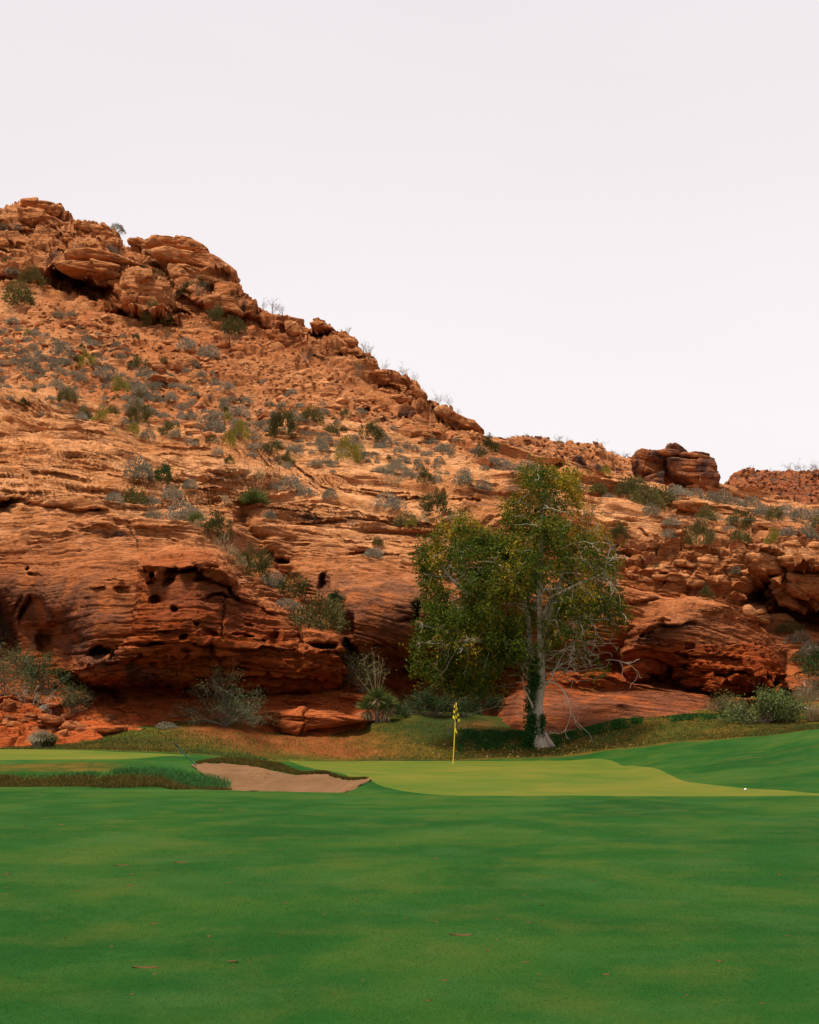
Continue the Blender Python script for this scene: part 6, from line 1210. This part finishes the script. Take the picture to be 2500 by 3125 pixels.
for k, (sx_, sy_, dx, dz, L, r0) in enumerate(((1655, 2100, 1, .75, 2.9, .05), (1657, 2085, 1, .45, 2.7, .035), (1655, 2070, 1, .6, 2.4, .03), (1660, 2020, 1, .35, 2.6, .03), (1660, 2000, 1, .1, 2.3, .025), (1655, 1960, .9, .3, 2.8, .03), (1665, 1900, 1, .2, 2.8, .03), (1670, 1850, 1, .4, 3.0, .03), (1680, 1800, 1, .3, 2.8, .03), (1700, 1760, 1, .5, 2.4, .025), (1625, 2160, -.35, 1, 1.9, .06), (1618, 2080, -1, .9, 1.9, .035), (1620, 2050, -1, .6, 2.2, .03), (1618, 1990, -1, .5, 2.4, .03), (1615, 1930, -1, .5, 2.2, .025), (1600, 1860, -1, .2, 2.4, .025), (1570, 1900, -1, .0, 2.2, .025), (1500, 1880, -1, .1, 2.0, .02), (1480, 1950, -1, .1, 2.0, .02), (1700, 1900, .8, -.1, 2.0, .02), (1750, 1850, .9, .1, 1.6, .02), (1650, 1780, -.4, .8, 1.8, .02), (1740, 1720, 1, .3, 1.8, .02)) + tuple((rb.uniform(1400, 1850), rb.uniform(1640, 2030), rb.uniform(-1, 1)+(.5 if k_ % 3 else -.4), rb.uniform(.0, .7), rb.uniform(1.2, 2.0), .011) for k_ in range(12))):
    paths = []; droop(tp(sx_, sy_, rb.uniform(-.3, .1) if k < 23 else rb.uniform(-2.2, -.8)), (dx, rb.uniform(-.55, .1), dz), L, r0, 0, paths, rb)
    V, Fc = tube_mesh(paths, 4); link('bare_branch', mesh_np('bare_branch', V, Fc, M_TWIG), tree)
# leaves in sprays round the fine twigs
rl = np.random.default_rng(12)
tipi = np.where(rad < .022)[0]; q = A[tipi]
pxq = 1250+(q[:, 0]+TB[0])*F/(TD+q[:, 1]); pyq = PYH-(q[:, 2]+TB[2]-EYE)*F/(TD+q[:, 1])
wgt = np.ones(len(tipi)); wgt[(pyq > 1880) & (pxq > 1600)] *= .35; wgt[(pyq > 2000) & (pxq > 1480)] *= .5; wgt[(pxq > 1700) & (pyq > 1750)] *= .7; wgt[(pxq > 1740)] *= .7; wgt[(pxq < 1520) & (pyq > 1640)] *= 1.5
wgt *= np.clip(.75+1.5*vn(q[:, 0]*.9, q[:, 1]*.9, q[:, 2]*.9, 77), .05, 2.2)
NSP = 14500; ci = rl.choice(len(tipi), NSP, p=wgt/wgt.sum()); spc = q[ci]+rl.normal(size=(NSP, 3))*.13
spd = rl.normal(size=(NSP, 3)); spd[:, 2] -= .5; spd /= np.linalg.norm(spd, axis=1, keepdims=True)
m_ = 9; NL = NSP*m_; k_ = np.repeat(np.arange(NSP), m_); tt_ = rl.uniform(0, .42, NL)
pos = spc[k_]+spd[k_]*tt_[:, None]+rl.normal(size=(NL, 3))*.035
dr = spd[k_]*.5+rl.normal(size=(NL, 3))*.7+np.array([0, 0, -.35])
V, Fc = leaf_tris(pos, dr, rl.uniform(.08, .14, NL), rl.uniform(.035, .06, NL), rl)
dryp = ss(.15, .6, vn(spc[:, 0]*.8, spc[:, 1]*.8, spc[:, 2]*.8, 91)*.9+.25*rl.normal(size=NSP)+.22*ss(-1.5, 3, spc[:, 0])-.17+.25*ss(6, 10, spc[:, 2]))
dry = np.repeat(dryp[k_]*(rl.uniform(0, 1, NL) < .85), 4)
o = link('foliage', mesh_np('foliage', V, Fc, M_TREE, False, {'dry': dry}), tree); o['kind'] = 'stuff'
# ivy on the left side of the trunk
ivr = np.random.default_rng(4); pos, dr = [], []
for (x0, y0, x1, y1, w, n) in ((1618, 2120, 1630, 2010, 15, 900), (1632, 2100, 1640, 2060, 10, 300), (1614, 2290, 1620, 2180, 18, 1700), (1632, 2185, 1636, 2245, 8, 260), (1655, 2180, 1652, 2245, 9, 420), (1612, 2170, 1618, 2120, 13, 400), (1618, 2285, 1612, 2240, 24, 500)):
    t = ivr.uniform(0, 1, n); a = np.stack([tp(x0, y0)*(1-k)+tp(x1, y1)*k for k in t]); off = ivr.normal(size=(n, 3))*[[w*TD/F*.55, .10, .05]]; off[:, 1] = -np.abs(off[:, 1])-.14; pos.append(a+off); dr.append(ivr.normal(size=(n, 3))+[[0, -.3, -.6]])
pos = np.concatenate(pos)+TB; dr = np.concatenate(dr); V, Fc = leaf_tris(pos, dr, ivr.uniform(.06, .10, len(pos)), .06, ivr)
o = link('ivy', mesh_np('ivy', V-TB, Fc, M_IVY), None, TB.tolist()); tag(o, 'dark green ivy climbing the left side of the tree trunk', 'ivy')

# ------------------------------------------------------------------ long grass, fringes and litter
def grass(name, lab, mat, pts_, h, seed, wd=.012, lean=.35, kind='stuff', cat='grass'):
    r = np.random.default_rng(seed); m_ = len(pts_); hh = h*r.uniform(.6, 1.2, m_); tip = pts_+r.normal(size=(m_, 3))*lean*hh[:, None]*[[1, 1, .1]]+np.stack([0*hh, 0*hh, hh], 1)
    a = r.uniform(0, np.pi, m_); s_ = np.stack([np.cos(a), np.sin(a)*.6, 0*a], 1)*wd
    V = np.stack([pts_-s_, pts_+s_, tip], 1).reshape(-1, 3); o = link(name, mesh_np(name, V, np.arange(m_*3).reshape(-1, 3), mat)); tag(o, lab, cat, None, kind); return o
def gscatter(n, fpx, fd, seed, keep=None):
    r = np.random.default_rng(seed); px = r.uniform(*fpx, n); d = r.uniform(*fd, n) if not callable(fd) else fd(px, r.uniform(0, 1, n))
    if keep is not None: k = keep(px, d, r); px, d = px[k], d[k]
    return unproj2(px, d, zg(px, d)-.01)
# brown fringe at the foot of the left bank and round the bunker lip
grass('bank_grass', 'brown shaggy grass fringe along the foot of the left bank', M_DRYG, gscatter(46000, (-60, 705), lambda p, t: 39.1+2.6*t*(1-.35*ss(450, 705, p)), 1, lambda p, d, r: r.uniform(0, 1, len(p)) < 1.1-ss(39.6, 41.6, d+.8*vn(p*.03, d, 0, 53))), .10, 41, .010)
grass('bank_grass', 'long dark green grass tufts on the bank left of the bunker', M_LUSH, gscatter(60000, (120, 702), lambda p, t: 40.2+3.8*t, 2, lambda p, d, r: r.uniform(0, 1, len(p)) < np.clip((1.2*np.exp(-(((p-580)/110)**2+((d-41.8)/1.5)**2))+.8*np.exp(-(((p-400)/60)**2+((d-42.3)/.7)**2))+.6*np.exp(-(((p-250)/60)**2+((d-41.8)/.6)**2))-.22)*(1+.9*vn(p*.04, d*1.3, 0, 54)), 0, 1)), .12, 42, .010, .6)
def lipd(p, t): 
    f = pchip([585, 640, 700, 780, 850, 950, 1000, 1060, 1100, 1135], [45.1, 45.55, 45.45, 45.25, 44.95, 43.55, 42.85, 41.55, 40.55, 39.9], p)
    return f+t*(1.0*np.exp(-((p-760)/150)**4)+.14)
grass('lip_grass', 'brown grass fringe hanging over the far lip of the sand bunker', M_DRYG, gscatter(20000, (600, 1120), lipd, 3), .085, 43, .009)
# low green plants at the rock foot, right of the trunk and round it
grass('ground_cover', 'dark green ground cover along the foot of the red apron right of the trunk', M_IVY, gscatter(9000, (1690, 1960), lambda p, t: np.interp(p, [1690, 1780, 1850, 1960], [64.9, 66.3, 66.4, 66.8])+(t-.5)*2.4, 4, lambda p, d, r: vn(p*.035, d*1.2, 0, 68)+.35*r.normal(size=len(p)) > -.1), .10, 44, .03, .9)
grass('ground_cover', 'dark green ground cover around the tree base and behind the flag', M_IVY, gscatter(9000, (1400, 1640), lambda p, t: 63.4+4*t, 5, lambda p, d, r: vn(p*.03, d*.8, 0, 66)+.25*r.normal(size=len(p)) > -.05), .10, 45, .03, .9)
grass('ground_cover', 'green strip of plants at the grass edge left of the leafy bush', M_IVY, gscatter(4000, (2020, 2330), lambda p, t: 65.2+1.8*t+.0*p, 6, lambda p, d, r: vn(p*.03, d*1.1, 0, 69)+.35*r.normal(size=len(p)) > .15), .10, 46, .03, .9)
grass('rough_grass', 'short tawny rough grass across the slope behind the green', M_DRYG, gscatter(60000, (-60, 2560), lambda p, t: pchip([-900, 0, 300, 560, 760, 870, 1400, 1640, 1800, 2050, 2250, 2420, 2500, 3400], [57.7, 57.7, 57.2, 56, 56, 61, 61.4, 61.4, 61, 60.4, 59, 57, 55.5, 55], p)+t*7, 7, lambda p, d, r: r.uniform(0, 1, len(p)) > .85*np.exp(-(((p-930)/330)**2))), .075, 47, .013)
grass('rough_grass', 'green rough grass mixed into the slope behind the green', M_LUSH, gscatter(26000, (-60, 2560), lambda p, t: pchip([-900, 0, 300, 560, 760, 870, 1400, 1640, 1800, 2050, 2250, 2420, 2500, 3400], [57.7, 57.7, 57.2, 56, 56, 61, 61.4, 61.4, 61, 60.4, 59, 57, 55.5, 55], p)+t*7, 8, lambda p, d, r: vn(p*.012, d*.7, 0, 67)+.2*r.normal(size=len(p)) > .1), .08, 48, .013)
# yellow leaves under the tree
r = np.random.default_rng(9); n = 420; px = np.concatenate([r.normal(1640, 150, n), r.uniform(1300, 2000, 200)]); d = np.concatenate([r.uniform(61.2, 65.5, n), r.uniform(61.3, 65, 200)]); pos = unproj2(px, d, zg(px, d)+.03)
V, Fc = leaf_tris(pos, r.normal(size=(len(px), 3))*[[1, 1, .25]], .07, .045, r); tag(link('leaf_litter', mesh_np('leaf_litter', V, Fc, M_LITTER)), 'yellow fallen leaves scattered on the grass under the tree', 'leaves', None, 'stuff')
# brown bits lying on the fairway
def clod(seed, lx, ly, lz):
    bm = bmesh.new(); rs = random.Random(seed)
    for _ in range(12): bm.verts.new((rs.uniform(-.5, .5)*lx, rs.uniform(-.5, .5)*ly, rs.uniform(-.3, .5)*lz))
    bmesh.ops.convex_hull(bm, input=bm.verts[:])
    for v in [v for v in bm.verts if not v.link_faces]: bm.verts.remove(v)
    me = bpy.data.meshes.new('clod'); bm.to_mesh(me); bm.free(); me.materials.append(M_CLOD); return me
CL = [clod(1, .06, .04, .02), clod(2, .04, .04, .02), clod(3, .05, .025, .015)]; CS = [clod(5, .18, .03, .022), clod(6, .11, .035, .025)]
for px, py in ((370, 2643), (550, 2634), (440, 2965), (712, 2945), (1405, 2860)):
    p = gpt(px, py)[0]; o = link('dead_leaf', CS[0 if px != 712 else 1], None, p.tolist()); o.rotation_euler = (0, 0, rp.uniform(-.25, .25))
    tag(o, 'long brown strip of bark or leaf lying flat on the foreground fairway', 'leaf', 'long brown strips on the fairway')
SP2 = [(80, 2524), (340, 2529), (190, 2520), (230, 2725), (400, 2675), (395, 2707), (860, 2593), (970, 2624), (700, 2697), (870, 2757), (990, 2797), (1090, 2755), (640, 2865), (470, 2832), (340, 2895), (470, 2983), (405, 3052), (80, 3073), (710, 2970), (760, 2945), (1105, 2878), (1180, 2876), (1105, 2998), (1240, 2812), (1330, 2622), (1810, 2688), (2275, 2535), (2375, 2677), (1270, 2731), (1600, 2740), (1655, 2770), (1765, 2734), (1515, 2814), (1615, 2824), (1490, 2902), (1607, 2952), (1645, 2990), (1358, 3009), (1305, 3060), (1357, 3050), (1852, 2991), (2230, 2880), (2195, 2952), (2095, 3040), (2325, 3087), (1520, 2875), (1330, 2823), (20, 2670), (20, 2715), (200, 2870), (850, 2865), (1020, 3040), (2405, 2865), (1400, 2487), (740, 2476), (675, 2472)]
for px, py in SP2:
    p = gpt(px, py)[0]; o = link('dead_leaf', rp.choice(CL), None, p.tolist()); o.rotation_euler = (0, 0, rp.uniform(0, 6)); s_ = rp.uniform(.7, 1.1)*min(1.6, max(.8, p[1]/12)); o.scale = (s_,)*3
    half = 'left' if px < 1250 else 'right'
    tag(o, 'small curled brown leaf lying on the %s half of the foreground fairway' % half, 'leaf', 'brown leaves on the %s half of the fairway' % half)
# foreground turf: real blades where they are near enough to be seen
def turf(n, d0, d1, mat, seed, h, wd, name, lab):
    r = np.random.default_rng(seed); t = r.uniform(0, 1, n); d = d0/(1-t*(1-d0/d1)); px = r.uniform(-80, 2580, n)
    grass(name, lab, mat, unproj2(px, d, zg(px, d)-.004), h, seed, wd, .6)
M_BL = leaf_material('turf_blade', [(0, (.005, .045, .006)), (.5, (.010, .070, .009)), (.88, (.03, .095, .012)), (1, (.08, .11, .02))], 0, .2)
turf(190000, 7, 24, M_BL, 61, .011, .0026, 'fairway_grass', 'short mown grass blades of the foreground fairway')

# ------------------------------------------------------------------ flag, rake, ball, wire, rail
fb = gpt(1383, 2331, 50)[0]; fl = empty('flagstick', fb.tolist()); tag(fl, 'yellow golf flagstick with a limp checkered flag on the putting green', 'golf flag')
fd_ = fb[1]; mm = fd_/F; topx = (1393-1383)*mm; H_ = 188*mm
def pl(u, v, y=0.): # pixel offsets in the photo's flag detail -> metres from the foot of the pole
    return np.array([(1300+u*.13918-1383)*mm, y, (2331-(2100+v*.13918))*mm])
V, Fc = tube_mesh([([(0, 0, 0), (topx*.5, 0, H_*.5), (topx, 0, H_)], [.016, .015, .013])], 10); link('pole', mesh_np('pole', V, Fc, M_YEL, True), fl)
# the cloth: a limp checkered sheet gathered into folds, squares are separate colour fields
r = random.Random(3)
nu, nv = 4, 6
def cloth(u, v):
    # hangs limp: u from the hoist to the fly, v down; folds open out towards the bottom
    x = -.075+.27*u*(.40+.60*v)-.05*v; y = -.05-.05*math.sin(u*6.2+.5); z = -.50*v-.09*u+.05*math.sin(u*5+v*2)*v
    return np.array([x, y, z])
top = np.array([topx*.965, 0, H_*.955])
V, Fc = tube_mesh([([(topx*.955, 0, H_*.94), (topx*.985, 0, H_*.985)], [.02, .02])], 8); flag_ = link('flag', mesh_np('flag', V, Fc, M_FYEL, True), fl)
cells = {0: [], 1: []}
for i in range(nu-1):
    for j in range(nv-1):
        sub = 4; base = []
        for a in range(sub+1):
            for b_ in range(sub+1): base.append(top+cloth((i+a/sub)/(nu-1), (j+b_/sub)/(nv-1)))
        cells[(i+j) % 2].append(base)
for kcol, mt in ((0, M_FYEL), (1, M_BLK)):
    for base in cells[kcol]:
        Fc = [(a*5+b_, a*5+b_+1, (a+1)*5+b_+1, (a+1)*5+b_) for a in range(4) for b_ in range(4)]
        V = np.array(base); o = link('flag_square', mesh_np('flag_square', V, Fc, mt, True), flag_)
# small pennant part way down
V = np.array([pl(640, 865, -.02), pl(655, 870, -.03), pl(690, 1005, -.05), pl(662, 975, -.05), pl(645, 960, -.02)]); V = np.concatenate([V, V+[[0, .006, 0]]])
link('pennant', mesh_np('pennant', V, np.array([(0, 1, 3, 4), (1, 2, 3, 3), (5, 9, 8, 6), (6, 8, 7, 7)])[:, :4][[0, 2]], M_FYEL), fl)
V2 = np.array([pl(650, 868, -.025), pl(690, 1008, -.05), pl(668, 980, -.045)]); link('pennant_tip', mesh_np('pennant_tip', V2, [(0, 1, 2)], M_YEL), fl)
a = np.linspace(0, 2*np.pi, 20, endpoint=False); V = np.concatenate([np.stack([np.cos(a)*.054, np.sin(a)*.054, 0*a+.016], 1), np.stack([np.cos(a)*.05, np.sin(a)*.05, 0*a-.05], 1)])
link('cup', mesh_np('cup', V, [(k, (k+1) % 20, 20+(k+1) % 20, 20+k) for k in range(20)], M_WHITE), fl)
# rake leaning out of the long grass
rbp = gpt(600, 2342, 40)[0]; rk = empty('bunker_rake', rbp.tolist()); tag(rk, 'dark green rake handle leaning up out of the grass left of the bunker', 'rake'); ms = rbp[1]/F
tipv = np.array([(532-600)*ms, -.15, (2342-2268)*ms]); foot_ = np.array([.04, 0, -.02])
V, Fc = tube_mesh([([foot_, foot_+(tipv-foot_)*.5, foot_+(tipv-foot_)*.82], [.017, .017, .017])], 10); link('handle', mesh_np('handle', V, Fc, M_RKG, True), rk)
V, Fc = tube_mesh([([foot_+(tipv-foot_)*.81, tipv], [.021, .021]), ([tipv, tipv+(tipv-foot_)*.01], [.021, .002])], 10); link('grip', mesh_np('grip', V, Fc, M_BLKP, True), rk)
V, Fc = tube_mesh([([foot_+[-.0, -.25, 0], foot_+[0, .25, 0]], [.02, .02])]+[([foot_+[0, k, 0], foot_+[.02, k, -.06]], [.008, .005]) for k in np.linspace(-.24, .24, 9)], 6); link('rake_head', mesh_np('rake_head', V, Fc, M_BLKP), rk)
# ball
bp_ = gpt(2275, 2415, 30)[0]; bm = bmesh.new(); bmesh.ops.create_icosphere(bm, subdivisions=4, radius=.0214)
for v in bm.verts:
    k = math.sin(v.co.x*900)*math.sin(v.co.y*900)*math.sin(v.co.z*900); v.co *= 1-.012*max(0, k)
me = bpy.data.meshes.new('golf_ball'); bm.to_mesh(me); bm.free(); me.materials.append(M_WHITE)
for p_ in me.polygons: p_.use_smooth = True
o = link('golf_ball', me, None, (bp_+[0, 0, .034]).tolist()); o.scale = (1.25,)*3; tag(o, 'white golf ball resting on the right end of the green', 'golf ball')
# wire across the right slope
t = np.linspace(0, 1, 40); wd_ = 78; wpx = 1432+(2700-1432)*t; wpy = 1537+(1600-1537)*t+8*np.sin(np.pi*t); wdd = 84.*(1-t)+72*t
V, Fc = tube_mesh([(unproj(wpx, wpy, wdd), np.full(40, .013))], 6); tag(link('cable', mesh_np('cable', V, Fc, M_WIRE)), 'thin dark cable strung across the right slope behind the tree', 'cable')
pw = unproj(np.array(2700.), np.array(1600.), np.array(72.)); V, Fc = tube_mesh([([(pw[0], pw[1], 0), (pw[0], pw[1], pw[2]+.2)], [.12, .10])], 8)
tag(link('cable_pole', mesh_np('cable_pole', V, Fc, M_LIMB)), 'wooden pole carrying the cable', 'pole')
# white rail and post at the right edge
rp0 = gpt(2455, 2170, 57)[0]; dR = 66.
q = [unproj(np.array(float(x)), np.array(float(y)), np.array(dR)) for x, y in ((2448, 2160), (2475, 2164), (2505, 2173), (2600, 2195))]
V, Fc = tube_mesh([(q, [.035]*4)], 8); tag(link('white_rail', mesh_np('white_rail', V, Fc, M_WHITE, True)), 'white curved pipe rail at the right edge beside the dry grass', 'rail')
q = [unproj(np.array(2456.), np.array(float(y)), np.array(71.)) for y in (2079, 2084, 2150)]
V, Fc = tube_mesh([(q, [.03, .03, .025])], 8); tag(link('marker_post', mesh_np('marker_post', V, Fc, M_WHITE)), 'thin white topped marker post in the tall grass at the right edge', 'post')
